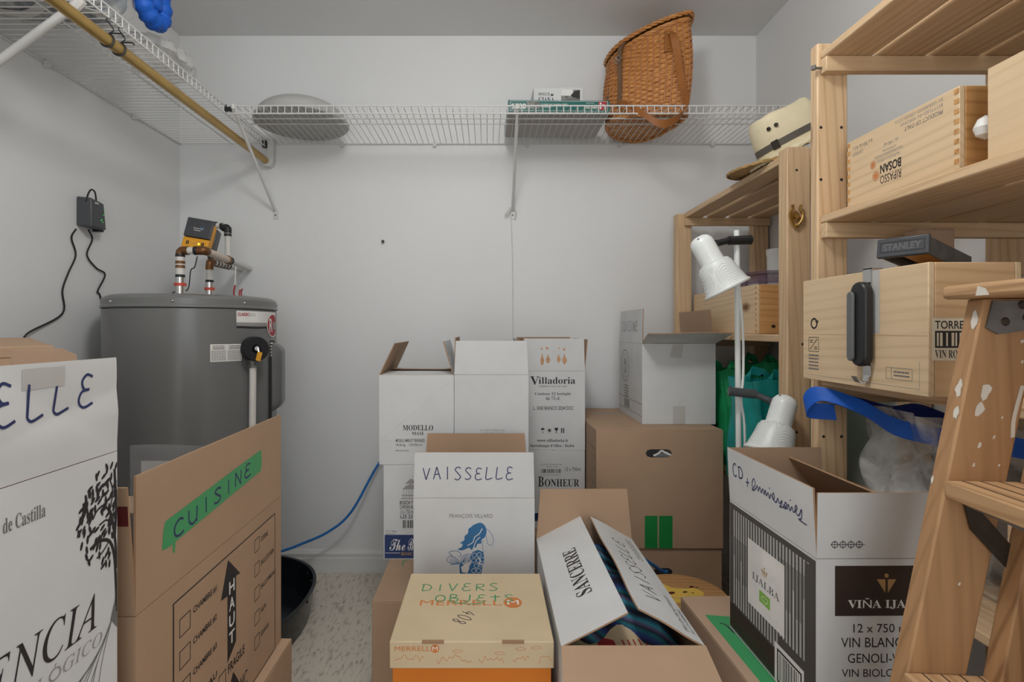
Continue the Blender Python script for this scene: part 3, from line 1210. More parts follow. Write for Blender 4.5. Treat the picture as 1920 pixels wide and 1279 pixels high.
a0, a1, ar = A_(443), A_(508), A_(507)
i = Ink(cyl)
i.rect(a0, 1.142, a1 + .05, 1.185 - .022, 'white_print', 0, 10)
i.rect(a0, 1.120, a1 + .05, 1.142, 'white_print', 0, 10)
i.rect(a0, 1.112, a1 + .02, 1.124, 'ink_lgrey', 1, 8)
i.line([(a0, 1.109), ((a0 + a1) / 2, 1.106), (a1, 1.109)], .006, 'ink', 2)
i.text('CLASSIC', a0 + .004, 1.146, a0 + .048, 1.157, 'red_print', 2, .03)
i.text('PLUS', a0 + .050, 1.146, a0 + .074, 1.156, 'ink_lgrey', 2)
i.rect(a1 - .012, 1.0, a1 + .04, 1.06, 'ink', 0, 4)
for q in range(5):
    i.rect(a1 - .008, 1.048 - q * .011, a1 + .02 + (q % 2) * .01, 1.053 - q * .011, 'white_print', 2, 3)
i.done('front_label', root)
i = Ink(cyl)
i.ell(a1 + .012, 1.115, .045, .042, 'red_print', 3, n=32, rings=6)
i.ring(a1 + .012, 1.115, .044, .004, 'white_print', 4, 32, .041)
i.text('R', a1 - .016, 1.090, a1 + .010, 1.14, 'white_print', 4, .02)
i.rect(a1 + .012, 1.100, a1 + .05, 1.128, 'ink_lgrey', 4, 3)
i.done('round_logo', root)
i = Ink(cyl)
l0, l1 = A_(394), A_(453)
i.rect(l0, .995, l1, 1.052, 'white_print', 0, 8)
m_ = (l0 + l1) / 2
for (p0, p1) in ((l0 + .003, m_ - .003), (m_ + .003, l1 - .003)):
    i.small(p0 + .004, 1.034, p1 - .004, 1.049, 3, 'ink', 1)
    i.small(p0, .998, p1, 1.032, 9, 'ink_grey', 1)
i.done('warning_label', root)
# relief valve in foam, with its discharge pipe
av = -PI / 2 + A_(476) / hr
d = Vector((math.cos(av), math.sin(av), 0))
vz = 1.035 - z0
vp = d * (hr + .002)
ax = Vector((.62, -.78, 0)).normalized()
b = MB()
b.lathe([(0, .05), (.014, .05), (.014, .078), (.038, .08), (.041, .076), (.041, .0), (.038, -.004), (0, -.006)], 32, 0, align(ax, vp + Vector((-.016, .004, vz))))
b.build('foam_sleeve', M['foam'], root)
b = MB()
pv = vp + ax * .074 + Vector((-.014, .006, vz))
b.tube([pv + Vector((0, .02, 0)), pv + Vector((.003, -.008, .002))], .008, 8)
b.tube([pv + Vector((.004, -.005, .004)), pv + Vector((.012, -.01, -.018))], .003, 6)
b.build('valve_lever', M['chrome'], root)
b = MB()
b.box(-.008, .008, -.0008, .0008, -.03, 0, 0, Matrix.Translation(pv + Vector((.016, -.014, -.010))) @ Matrix.Rotation(.25, 4, 'Y'))
b.build('yellow_tag', M['yellow_pl'], root)
px_ = vp + ax * .040 + Vector((-.016, 0, 0))
b = MB()
b.tube([px_ + Vector((0, 0, vz - .036)), px_ + Vector((0, 0, vz - .058))], .0135, 14)
b.tube([px_ + Vector((0, 0, vz - .056)), px_ + Vector((0, 0, vz - .064))], .016, 6)
b.build('pipe_adapter', M['steel'], root)
b = MB()
b.tube([px_ + Vector((0, 0, vz - .06)), px_ + Vector((-.008, -.0, .16))], .0115, 14)
b.build('drain_pipe', M['pex'], root)
# rounded cover plate on the far side of the tank
b = MB()
ac = A_(512)


def cover(u, v):
    e = min(u, 1 - u) * 9
    f_ = min(v, 1 - v) * 9
    dd = .03 * min(1, math.sqrt(max(0, min(e, 1)))) * min(1, math.sqrt(max(0, min(f_, 1))))
    return cyl(ac - .02 + .14 * u, .80 + .25 * v, dd / 4)


b.grid(16, 16, cover)
b.build('cover_plate', M['grey_pl'], root, ang=60)
b = MB()
b.tube([cyl(ac - .035, 1.0, .001), cyl(ac - .035, .75, .001)], .005, 8)
b.build('cable_conduit', M['rubber'], root)
b = MB()
dv = Vector((math.cos(R(-18)), math.sin(R(-18)), 0))
b.tube([dv * hr + Vector((0, 0, .17)), dv * (hr + .05) + Vector((0, 0, .17))], .011, 12)
b.tube([dv * (hr + .05) + Vector((0, 0, .17)), dv * (hr + .068) + Vector((0, 0, .17))], .014, 12)
b.build('drain_valve', M['brass'], root)
# red wire stub on the top
b = MB()
b.tube(cr([(.155, .03, 1.196), (.148, .03, 1.222), (.152, .03, 1.236)]), .0025, 6)
b.tube(cr([(.16, .03, 1.20), (.153, .035, 1.225), (.160, .03, 1.238)]), .0025, 6)
b.build('wire_ends', M['red_print'], root)
b = MB()
b.tube([(.165, .03, 1.194), (.165, .03, 1.212)], .012, 14)
b.build('wire_gland', M['grey_pl'], root)
b = MB()
b.tube(cr([(.052, .20, 1.265), (.062, .17, 1.235), (.075, .15, 1.20)]), .003, 6)
b.tube(cr([(.036, .24, 1.345), (.046, .215, 1.30), (.052, .20, 1.265)]), .003, 6, 1)
b.build('red_wire', [M['red_print'], M['pex']], root)

root = thing('drain_pan', 'shiny black drain pan on the floor under the grey tank', 'pan', (-1.026, 1.952, 0))


def sq(r, e=2.3, n=72):
    out = []
    for q in range(n):
        t_ = 2 * PI * q / n
        c_, s_ = math.cos(t_), math.sin(t_)
        out.append((math.copysign(abs(c_) ** (2 / e), c_) * r, math.copysign(abs(s_) ** (2 / e), s_) * r))
    return out


b = MB()
rings_ = [(.30, 0), (.34, .0), (.352, .008), (.368, .118), (.374, .122), (.374, .127), (.362, .127), (.348, .03), (.335, .011), (.3, .009)]
vs, fs = [], []
for r_, z in rings_:
    vs += [(p[0], p[1], z) for p in sq(r_)]
n = 72
for q in range(len(rings_) - 1):
    for kk in range(n):
        l_ = (kk + 1) % n
        fs.append((q * n + kk, q * n + l_, (q + 1) * n + l_, (q + 1) * n + kk))
fs.append(list(range(n))[::-1])
fs.append([(len(rings_) - 1) * n + kk for kk in range(n)])
b.add(vs, fs)
for a in range(0, 360, 12):
    p = Vector((math.cos(R(a)), math.sin(R(a)), 0)) * .365
    b.box(-.003, .006, -.004, .004, .105, .117, 0, Matrix.Translation(p) @ Matrix.Rotation(R(a), 4, 'Z'))
b.build('pan_body', M['pan'], root, ang=40)


def fitting(b, p, d, r, h, mi=0):
    p, d = Vector(p), Vector(d).normalized()
    b.tube([p - d * h / 2, p + d * h / 2], r, 16, mi)


PIPES = thing('water_pipes', 'white water pipes with copper and black crimp rings above the tank', 'pipes', (-1.068, 1.86, 1.2165))
po = Vector((-1.068, 1.86, 1.2165))


def P_(x, y, z):
    return Vector((x, y, z)) - po


def pipe(pts, r, m='pex', name='pipe'):
    b = MB()
    b.tube([P_(*p) for p in pts], r, 16)
    return b.build(name, M[m], PIPES)


def ringf(p, d, r, h, m):
    b = MB()
    fitting(b, P_(*p), d, r, h)
    b.build('crimp_ring', M[m], PIPES)


xl, yl = -1.068, 1.86
xr, yr = -1.070, 2.06
for (x, y, r, top) in ((xl, yl, .0135, 1.362), (xr, yr, .0125, 1.352)):
    b = MB()
    fitting(b, P_(x, y, 1.234), (0, 0, 1), r + .002, .036)
    b.build('nipple', M['chrome'], PIPES)
    ringf((x, y, 1.256), (0, 0, 1), r + .006, .010, 'red_pl')
    b = MB()
    fitting(b, P_(x, y, 1.270), (0, 0, 1), r + .0035, .022)
    b.build('adapter', M['chrome'], PIPES)
    pipe([(x, y, 1.27), (x, y, top)], r)
    ringf((x, y, 1.286), (0, 0, 1), r + .002, .009, 'black')
    hs = ((1.318, 'copper'), (1.333, 'copper'), (1.357, 'black')) if x == xl else ((1.334, 'copper'), (1.342, 'copper'))
    for z, m in hs:
        ringf((x, y, z), (0, 0, 1), r + .002, .009, m)


def elbow(p, d0, d1, r, m='copper'):
    p, d0, d1 = Vector(p), Vector(d0), Vector(d1)
    b = MB()
    b.tube([q - po for q in cr([p + d0 * .022, p + d0 * .006 + d1 * .0, p + (d0 + d1) * .003, p + d1 * .006, p + d1 * .022], 4)], r, 14)
    b.build('elbow', M[m], PIPES)


zt = 1.374
elbow((xl, yl, zt), (0, 0, -1), (1, 0, 0), .014)
pipe([(xl + .015, yl, zt), (-.985, yl, zt)], .0125)
ringf((xl + .024, yl, zt), (1, 0, 0), .0155, .009, 'copper')
ringf((-1.012, yl, zt), (1, 0, 0), .0155, .012, 'black')
elbow((-.985, yl, zt), (-1, 0, 0), (-.06, 1, 0), .015)
pipe([(-.986, yl + .01, zt), (-1.03, 2.12, zt + .002)], .0135, 'pex_cream')
ringf((-1.03, 2.12, zt + .002), (-.16, 1, 0), .017, .012, 'copper')
ringf((-1.035, 2.15, zt + .002), (-.16, 1, 0), .016, .009, 'black')
pipe([(-1.032, 2.13, zt + .002), (-1.083, 2.437, zt + .004)], .0125)
elbow((xr, yr, 1.36), (0, 0, -1), (-.1, 1, 0), .0135)
pipe([(xr, yr + .01, 1.361), (-1.122, 2.437, 1.373)], .0115)
for q, m in enumerate(('copper', 'black', 'copper', 'black', 'copper', 'black')):
    f_ = (.03 + .035 * q) / .377
    ringf((xr - .052 * f_, yr + .377 * f_, 1.361 + .012 * f_), (-.14, 1, .03), .0145, .010, m)
# loop up and over to the shut-off device
xv, yv = -1.068, 2.20
pipe([(xv, yv, 1.372), (xv, yv, 1.505)], .0115)
ringf((xv, yv, 1.488), (0, 0, 1), .0145, .009, 'black')
elbow((xv, yv, 1.518), (0, 0, -1), (-1, 0, 0), .015, 'black')
pipe([(xv - .012, yv, 1.522), (-1.125, yv, 1.528)], .0115)
ringf((xv - .024, yv, 1.523), (1, 0, 0), .0145, .009, 'black')
ringf((-1.118, yv, 1.527), (1, 0, 0), .0145, .009, 'black')
elbow((-1.135, yv, 1.528), (1, 0, 0), (0, 0, -1), .015, 'black')
pipe([(-1.135, yv, 1.52), (-1.135, yv, 1.40)], .0115)
elbow((-1.135, yv, 1.392), (0, 0, 1), (.6, -.2, -.5), .015, 'black')
ringf((-1.132, yv - .004, 1.412), (0, 0, 1), .0145, .010, 'black')
pipe([(-1.135, yv, 1.39), (-1.075, yv - .01, 1.366)], .0115)

DEV = thing('shutoff_device', 'amber and charcoal leak sensor box mounted on the white pipes', 'device', (-1.098, 2.02, 1.406), (R(-12), R(9), R(6)))
b = MB()
b.box(-.045, .045, -.012, .022, -.005, .10)
b.build('valve_body', M['yellow_pl'], DEV, bevel=.004)
b = MB()
b.box(-.046, .047, -.030, -.0125, .034, .108)
b.build('battery_cover', M['charcoal'], DEV, bevel=.003)
b = MB()
b.box(-.046, .046, -.0245, -.0125, -.012, .032)
b.build('button_panel', M['yellow_pl'], DEV, bevel=.003)
i = Ink(lambda a, c_, o_: Vector((a - .045, -.0252 - o_, c_)))
for a in (.014, .068):
    i.rect(a, .004, a + .010, .017, 'ink', 1)
    i.rect(a + .004, .007, a + .006, .014, 'yellow_pl', 2)
for q in range(4):
    i.rect(.030 + q * .007, .008, .032 + q * .007, .013, 'ink_lgrey', 1)
i.done('buttons', DEV)
t = NT('lit_led')
t.b.inputs['Base Color'].default_value = lin((230, 220, 60))
t.b.inputs['Emission Color'].default_value = lin((226, 226, 60))
t.b.inputs['Emission Strength'].default_value = 1.5
M['led'] = t.m
b = MB()
b.lathe([(.004, 0), (.003, .0015), (0, .002)], 10, 0, align((0, -1, 0), (.014, -.0245, .0105)))
b.build('status_light', M['led'], DEV)
i = Ink(lambda a, c_, o_: Vector((a - .045, -.0306 - o_, c_)))
i.text('WaterCop', .028, .064, .064, .071, 'white_print', 1, .01)
i.poly([(.05, .071), (.06, .078), (.066, .077), (.064, .071)], 'blue_print', 1)
i.rect(.032, .059, .056, .061, 'white_print', 1)
i.done('lettering', DEV)
b = MB()
b.box(.022, .05, .02, .06, .004, .094)
b.build('motor_housing', M['charcoal'], DEV, bevel=.004)
b = MB()
b.tube(cr([(.05 + .012 * math.cos(q * PI / 4), .03, -.008 + .012 * math.sin(q * PI / 4)) for q in range(8)], 3, True), .0012, 5, closed=True)
b.build('release_ring', M['steel'], DEV)

# ------------------------------------------------------------------ router and its cables
root = thing('wifi_router', 'small black box with green indicator lights mounted beside the corner wall cables', 'router', (XL + .002, 1.862, 1.451))
b = MB()
b.prism([(0, -.038, .004), (.050, -.032, 0), (.050, .036, 0), (0, .042, .004)], [(0, -.038, .104), (.046, -.032, .100), (.046, .030, .092), (0, .034, .100)])
b.build('case', M['charcoal'], root, bevel=.004)
b = MB()
b.box(0, .03, .035, .052, -.004, .03)
b.build('plug', M['black'], root, bevel=.002)
t = NT('green_led')
t.b.inputs['Base Color'].default_value = lin((60, 220, 90))
t.b.inputs['Emission Color'].default_value = lin((60, 220, 90))
t.b.inputs['Emission Strength'].default_value = 0.5
M['led_g'] = t.m
for (y, z) in ((.010, .028), (.014, .032), (.018, .024), (.022, .05), (.026, .066)):
    b = MB()
    b.box(.0485, .0503, y, y + .0022, z, z + .003)
    b.build('indicator_light', M['led_g'], root)
i = Ink(lambda a, c_, o_: Vector((.0484 + o_ - .002, a, c_)))
i.rect(-.016, .084, .002, .088, 'white_print', 8)
i.done('lettering', root)
b = MB()
b.tube(cr([(.03, -.034, .085), (.034, -.03, .112), (.032, -.012, .132), (.034, .002, .126), (.036, .006, .096)]), .0028, 6)
b.build('looped_lead', M['rubber'], root)


def wallcable(name, label, pts, r=.0028, m='rubber'):
    b = MB()
    b.tube(cr(pts, 6), r, 7)
    return tag(b.build(name, [M[m]]), label, 'cable')


def lw(px, py, d=.006):
    x = XL + d
    y = x * 1005 / (px - 915)
    return (x, y, 1.1 - (py - 618) * y / 1005)


wallcable('power_cable', 'black cable from the small black box down to the stacked carton', [lw(143, 429, .02), lw(134, 446), lw(142, 478), lw(128, 512), lw(117, 545), lw(117, 588), (-1.39, 1.63, 1.095), (-1.35, 1.56, 1.078)])
wallcable('power_cable', 'black cable from the small black box down behind the grey tank', [lw(166, 431, .02), lw(173, 449), lw(163, 478), lw(180, 502), lw(197, 515), lw(183, 546), lw(188, 556), (-1.392, 1.96, 1.10)])
wallcable('sensor_cable', 'thin black cable from the tank top to the amber sensor box', [(-1.16, 1.90, 1.2185), (-1.18, 1.98, 1.225), (-1.16, 2.0, 1.245), (-1.12, 2.0, 1.25), (-1.115, 2.01, 1.32), (-1.10, 2.01, 1.335), (-1.09, 2.01, 1.375)], .002)

# ------------------------------------------------------------------ cartons on the floor, nearest wall first
UP = (-85, .11)


def arrows_fragile(i, u, v, s):
    """umbrella, sun, glass and arrows handling marks"""
    i.poly([(u, v + s * .62), (u + s * .12, v + s * .9), (u + s * .4, v + s), (u + s * .68, v + s * .9), (u + s * .8, v + s * .62)], 'ink', 1)
    i.line([(u + s * .4, v + s * .62), (u + s * .4, v + s * .1), (u + s * .52, v), (u + s * .6, v + s * .1)], s * .08, 'ink', 1)
    u += s * 1.3
    i.ell(u + s * .4, v + s * .5, s * .26, s * .26, 'ink', 1)
    for q in range(8):
        a = q * PI / 4
        i.line([(u + s * (.4 + .32 * math.cos(a)), v + s * (.5 + .32 * math.sin(a))), (u + s * (.4 + .5 * math.cos(a)), v + s * (.5 + .5 * math.sin(a)))], s * .08, 'ink', 1)
    u += s * 1.3
    i.poly([(u, v + s), (u + s * .8, v + s), (u + s * .62, v + s * .5), (u + s * .46, v + s * .4), (u + s * .46, v + s * .1), (u + s * .65, v), (u + s * .15, v),
            (u + s * .34, v + s * .1), (u + s * .34, v + s * .4), (u + s * .18, v + s * .5)], 'ink', 1)
    u += s * 1.3
    for q in (0, .4):
        i.rect(u + s * q, v, u + s * (q + .2), v + s * .9, 'ink', 1)
        i.poly([(u + s * (q - .08), v + s * .7), (u + s * (q + .28), v + s * .7), (u + s * (q + .1), v + s)], 'ink', 1)


# kraft carton under the two stacks
F = Carton('closed brown carton on the floor under the white carton with the blue print', (-.0975, 1.79, 0), (.455, .58, .338), 0, 'kraft', None, None, seam='y')
i = F.top()
i.line([(.05, .22), (.052, .26), (.09, .275)], .004, 'pen_g', 1)
i.done('pen_marks', F.root)

# under the column of cartons, mostly behind the others
FK = Carton('closed brown carton on the floor under the closed white carton printed in serif capitals', (.2535, 2.20, 0), (.225, .44, .338), 0, 'kraft', None, None)

# white carton with navy band
Hc = Carton('white carton with a navy band along its foot standing on brown carton', (-.222, 1.933, .341), (.246, .33, .310), 0, 'white', None, None)
i = Hc.ink('front')
i.rect(.004, .004, .242, .082, 'navy', 0)
i.line([(.006, .022), (.055, .022)], .0015, 'white_print', 1)
i.text(script('The'), .02, .03, .072, .068, 'white_print', 1)
i.text(script('B'), .08, .03, .10, .07, 'white_print', 1)
i.text(serif('BOSCHENDAL'), .058, .014, .160, .025, 'gold_print', 1)
i.text('BOSCH T', .054, .182, .098, .194, 'ink', 1, .02)
i.text('CHENIN BLANC', .054, .168, .120, .180, 'ink', 1, .01)
i.text('12 x 750 ml', .056, .152, .100, .165, 'ink', 1)
i.text('L25 23', .056, .136, .096, .149, 'ink', 1, .01)
i.bars(.064, .104, .118, .130, 'ink', 20, 1)
i.text(serif('12 X 750ml'), .008, .090, .044, .097, 'ink_grey', 1)
i.text(serif('BOTTLES'), .008, .080, .038, .087, 'ink_grey', 1)
i.poly([(.062, .232), (.075, .244), (.090, .250), (.105, .244), (.118, .232)], 'ink_lgrey', 1)
i.poly([(.072, .250), (.088, .266), (.096, .266), (.110, .250)], 'ink_lgrey', 1)
for q in range(6):
    i.rect(.066 + q * .009, .204, .068 + q * .009, .232, 'ink_lgrey', 1)
i.rect(.060, .210, .118, .213, 'ink_lgrey', 2)
i.rect(.058, .200, .120, .203, 'ink_lgrey', 2)
i.done('lettering', Hc.root)

# hidden neighbour that carries the plain one
HP = Carton('plain white closed carton under the tall plain white open one', (.013, 1.90, .341), (.222, .25, .308), 0, 'white', None, None)

G = Carton('open white carton with dotted diagonal line, its side flaps leaning in', (-.236, 1.933, .655), (.246, .33, .295), 0,
           flaps={'left': (-25, .115), 'right': (-17, .115), 'front': (-88, .115, .01), 'back': (-88, .115, .01)})
i = G.ink('front')
i.text(serif('MODELLO'), .078, .112, .178, .130, 'ink', 1)
i.text(serif('MASI'), .108, .097, .146, .108, 'ink', 1)
i.text('MODELLO MERLOT TREVENEZIE', .055, .074, .150, .084, 'ink', 1, .01)
i.text('14,36 kg    12X750 ml', .055, .058, .140, .069, 'ink', 1, .005)
i.text('IMA7241(241)', .054, .041, .098, .048, 'ink', 1)
for q in range(44):
    i.rect(.008 + q * .0052, .082 + q * .0044, .0105 + q * .0052, .083 + q * .0044, 'ink_lgrey', 0)
    i.rect(.004 + q * .0054, .0765, .0065 + q * .0054, .0775, 'ink_lgrey', 0)
i.done('lettering', G.root)

I_ = Carton('tall plain white open carton, second from the end of the row by the wall', (.011, 1.90, .652), (.246, .25, .298), 0,
            flaps={'front': (1, .112, .006), 'left': (-1, .122), 'right': (-7, .122), 'back': (-80, .11)})
i = I_.ink('front')
i.text('LA FLEUR ANNE 2021', .086, .111, .167, .118, 'ink_lgrey', 1)
i.text('SAINT-EMILION AC', .089, .101, .165, .108, 'ink_lgrey', 1)
i.done('lettering', I_.root)

K_ = Carton('closed white carton printed in serif capitals, under the open wine carton', (.2445, 2.205, .341), (.249, .33, .298), 0, 'white', None, None)
i = K_.ink('front')
i.text(serif('B'), .071, .161, .092, .200, 'ink', 1)
i.text(serif('ONHEUR'), .096, .161, .227, .190, 'ink', 1)
i.text('12 x 750ml', .174, .221, .232, .234, 'ink', 1)
i.bars(.082, .213, .156, .228, 'ink', 30, 1)
i.text('LE BONHEUR CONVERGENCE 2020', .080, .243, .160, .248, 'ink_grey', 1)
i.text('WESTERN - COAST', .10, .234, .146, .239, 'ink_grey', 1)
i.rect(.080, .205, .156, .2065, 'ink_lgrey', 1)
i.rect(.0, .03, .249, .06, 'navy', 0)
i.done('lettering', K_.root)

J = Carton('open white wine carton with black serif printing and brown teardrop marks', (.2445, 2.205, .642), (.249, .33, .300), 0,
           flaps={'front': (1, .123, .004), 'left': (5, .12), 'right': (6, .12), 'back': (0, .124)})
i = J.ink('front')
i.text(serif('V'), .040, .247, .075, .280, 'ink', 1)
i.text(serif('illadoria'), .073, .251, .212, .277, 'ink', 1)
i.text(serif('SERRALUNGA D\'ALBA'), .075, .239, .182, .245, 'ink_grey', 1)
i.text(serif('Contiene 12 bottiglie'), .058, .206, .196, .219, 'ink', 1)
i.text(serif('da 75 cl.'), .100, .190, .154, .203, 'ink', 1)
i.text('L. GNE BIANCO 2024 DOC', .053, .152, .205, .166, 'ink', 1, .01)
arrows_fragile(i, .080, .064, .020)
i.text(serif('www.villadoria.it'), .067, .030, .184, .042, 'ink', 1)
i.text(serif('Serralunga d\'Alba - Italia'), .040, .008, .208, .022, 'ink', 1)
i.done('lettering', J.root)
i = J.flap_ink('front')
for (u, v, r_) in ((.084, .084, .004), (.105, .086, .005), (.150, .086, .003), (.170, .082, .005)):
    i.ell(u, v, r_, r_ * 1.0, 'tan_print', 0)
for (u, v, w_, h_) in ((.086, .036, .009, .045), (.108, .040, .010, .032), (.149, .042, .009, .030), (.171, .038, .011, .038)):
    i.poly([(u - w_ * .8, v + h_ * .1), (u - w_ * .5, v - h_ * .25), (u, v - h_ * .38), (u + w_ * .6, v - h_ * .2), (u + w_ * .9, v + h_ * .1), (u + w_ * .35, v + h_ * .4), (u, v + h_ * .75), (u - w_ * .4, v + h_ * .4)], 'tan_print', 0)
i.done('torn_patch', J.root)

# white carton with the drawing of long blue hair
E_ = Carton('white open carton with handwriting on its flap and a blue drawing of long wavy hair', (-.038, 1.587, .341), (.33, .25, .299), 0,
            flaps={'front': (0, .124, .003), 'back': (0, .128, .010), 'left': (-82, .12), 'right': (-86, .12)})
i = E_.flap_ink('front')
i.hand('VAISSELLE', .026, .050, .272, .084, .0028, 'pen', 1)
i.done('handwritten_text', E_.root)
i = E_.ink('front')
i.text('FRANÇOIS VILLARD', .098, .243, .216, .256, 'ink_grey', 1)
g = 1 / 688.4


def dz(pts, m, layer=1, smooth=False):
    if smooth:
        pts = [(p[0], p[1]) for p in cr(pts, 4, True)]
    i.poly([((x - 775) * g, (935 - y) * g + .299) for x, y in pts], m, layer)


def dl(pts, wd, m, layer=2):
    i.line([((x - 775) * g, (935 - y) * g + .299) for x, y in pts], wd, m, layer)


dz([(888, 985), (900, 981), (909, 987), (912, 998), (909, 1008), (903, 1013), (902, 1020), (895, 1021), (892, 1028), (888, 1026), (884, 1032), (879, 1028), (872, 1031), (865, 1033), (858, 1031), (865, 1027),
    (867, 1021), (862, 1019), (870, 1014), (871, 1006), (877, 1001), (878, 993), (883, 989)], 'blue_print', 1, True)
dl([(904, 992), (898, 1002), (890, 1008), (886, 1018), (876, 1024)], .0022, 'white_print')
dl([(900, 1008), (892, 1016), (888, 1028)], .002, 'white_print')
dl([(908, 990), (918, 998), (925, 1012), (922, 1023), (914, 1020), (911, 1006)], .0012, 'blue_print')
dl([(906, 1014), (904, 1026), (907, 1036)], .0012, 'blue_print')
dz([(886, 1036), (896, 1032), (906, 1036), (908, 1050), (904, 1066), (902, 1079), (862, 1079), (861, 1062), (864, 1054), (868, 1060), (878, 1066), (884, 1056), (881, 1046)], 'blue_print')
for (x, y) in ((889, 1042), (898, 1041), (888, 1052), (897, 1052), (893, 1062), (901, 1060), (888, 1071), (897, 1071), (904, 1050)):
    i.ring((x - 775) * g, (935 - y) * g + .299, .006, .0012, 'white_print', 2, 12)
dl([(896, 1046), (900, 1052), (898, 1058), (904, 1060)], .003, 'white_print', 3)
dz([(864, 1064), (874, 1058), (880, 1066), (876, 1076), (866, 1074)], 'white_print', 2)
for pts in ([(864, 1056), (852, 1046), (842, 1044), (838, 1052), (848, 1058), (862, 1058)], [(864, 1056), (866, 1046), (876, 1040), (884, 1042), (880, 1052), (868, 1058)], [(848, 1044), (842, 1036), (856, 1034), (864, 1040), (860, 1046)]):
    dl(pts, .0014, 'blue_print')
for q in range(5):
    dl([(862, 1058), (850 - q * 1, 1048 + q * 3), (842 + q, 1050 + q * 3)], .001, 'blue_print')
    dl([(866, 1056), (872 + q, 1044 + q * 2), (882, 1044 + q * 3)], .001, 'blue_print')
i.done('drawing', E_.root)

# brown pair behind, with the hand hole
O_ = Carton('closed brown carton on the floor with a blue cable entering its hand hole', (.594, 2.115, 0), (.436, .51, .338), 0, 'kraft', None, None, seam='x')
i = O_.ink('front')
i.poly([(.20, .252), (.215, .246), (.245, .246), (.262, .252), (.264, .264), (.25, .272), (.21, .272), (.198, .264)], 'ink', 1)
i.done('hand_hole', O_.root)
N_ = Carton('big closed brown carton with hand hole under the white open one', (.594, 2.108, .342), (.440, .51, .408), 0, 'kraft', None, None, seam='x')
i = N_.ink('front')
i.rect(.168, .114, .212, .002, 'tape_dg', 1)
i.done('green_tape', N_.root)
i = N_.ink('front')
i.rect(.217, .114, .264, .001, 'tape_dg', 1)
i.done('green_tape', N_.root)
i = N_.ink('front')
i.poly([(.188, .316), (.243, .316), (.256, .320), (.261, .330), (.256, .340), (.243, .344), (.188, .344), (.176, .340), (.171, .330), (.176, .320)], 'ink', 1)
i.poly([(.20, .318), (.25, .317), (.258, .328), (.245, .338), (.225, .332), (.21, .328)], 'ink_grey', 2)
i.line([(.198, .322), (.215, .330), (.226, .339), (.24, .332), (.258, .324)], .006, 'white_print', 3)
i.done('hand_hole', N_.root)
i = N_.ink('left')
i.frame(.32, .10, .50, .34, .003, 'ink_grey', 1)
for q in range(5):
    i.rect(.45, .13 + q * .045, .5, .133 + q * .045, 'ink_grey', 1)
i.done('lettering', N_.root)
i = N_.top()
i.small(.06, .32, .18, .40, 3, 'ink_lgrey', 1)
i.done('lettering', N_.root)

Q_ = Carton('white open carton standing on the big brown one beside the pine shelf', (.697, 2.128, .754), (.268, .342, .294), 0,
            flaps={'left': (-2, .128), 'front': (72, .124, -.012, .002), 'right': (-6, .125, .012), 'back': (-86, .12)})
i = Q_.ink('left')
i.ring(.10, .20, .060, .0035, 'ink_grey', 1, 30, .063)
i.ring(.10, .20, .045, .002, 'ink_grey', 1, 30, .048)
i.line([(.08, .19), (.09, .22), (.11, .22), (.12, .19), (.1, .17), (.08, .19)], .005, 'ink_grey', 1)
i.line([(.1, .235), (.1, .165)], .004, 'ink_grey', 1)
i.line([(.08, .21), (.12, .21)], .004, 'ink_grey', 1)
i.rect(.0, .070, .342, .072, 'ink_grey', 1)
i.rect(.0, .026, .342, .028, 'ink_grey', 1)
i.bars(.09, .032, .17, .066, 'ink_grey', 12, 1)
i.small(.09, .072, .15, .125, 5, 'ink_grey', 1)
i.done('lettering', Q_.root)
i = Q_.flap_ink('left')
i.hand('CUISINE', .05, .045, .27, .085, .003, 'pen_k', 1)
i.done('handwritten_text', Q_.root)
i = Q_.ink('front')
i.rect(.112, .0, .158, .066, 'tape_w', 1)
i.done('tape', Q_.root)
i = Q_.ink('front')
i.poly([(.10, .245), (.142, .240), (.152, .292), (.112, .292)], 'tape_w', 1)
i.done('tape', Q_.root)
b = MB()
b.lathe([(0, -.03), (.02, -.022), (.028, 0), (.02, .022), (0, .03)], 16, 0, Matrix.Translation((.597, 1.995, 1.028)))
tag(b.build('green_ball', [M['green_print']]), 'small round green thing showing at the corner of the white carton', 'ball')

# boot box
D = thing('boot_box', 'orange boot box with cream lid written over in green pen', 'box', (-.031, 1.165, .335))
b = MB()
x, y = .152, .138
b.add([(-x, -y, 0), (x, -y, 0), (x, y, 0), (-x, y, 0), (-x, -y, .165), (x, -y, .165), (x, y, .165), (-x, y, .165)],
      [(3, 2, 1, 0), (0, 1, 5, 4), (1, 2, 6, 5), (2, 3, 7, 6), (3, 0, 4, 7), (4, 5, 6, 7)])
b.build('box_body', [M['orange']], D, bevel=.001)
b = MB()
x, y = .157, .143
b.box(-x, x, -y, y, .118, .170, 0)
ld = b.build('lid', [M['cream']], D, bevel=.0022)
Dl = Vector((-x, -y, .170))
i = Ink(lambda a, c_, o_: Dl + Vector((a, c_, o_)))
i.hand('DIVERS', .036, .198, .212, .232, .0030, 'pen_g', 3)
i.hand('OBJETS', .072, .150, .245, .180, .0032, 'pen_g', 3)
i.line([(.11, .145), (.15, .140), (.18, .144)], .003, 'pen_g', 3)
i.done('handwritten_text', D)
i = Ink(lambda a, c_, o_: Dl + Vector((.155 - .5 * a + .86 * c_, .105 - .86 * a - .5 * c_, o_)))
i.hand('408', .0, -.02, .05, .012, .0020, 'pen_k', 2)
i.done('handwritten_text', D)
i = Ink(lambda a, c_, o_: Dl + Vector((a, c_, o_)))
i.text('MERRELL', .040, .134, .218, .156, 'orange_print', 1)
i.ell(.242, .146, .020, .023, 'orange_print', 1, n=24)
i.text('M', .230, .137, .255, .156, 'white_print', 2, .0)
i.frame(.20, .236, .25, .262, .0006, 'tan_print', 1)
i.done('lettering', D)
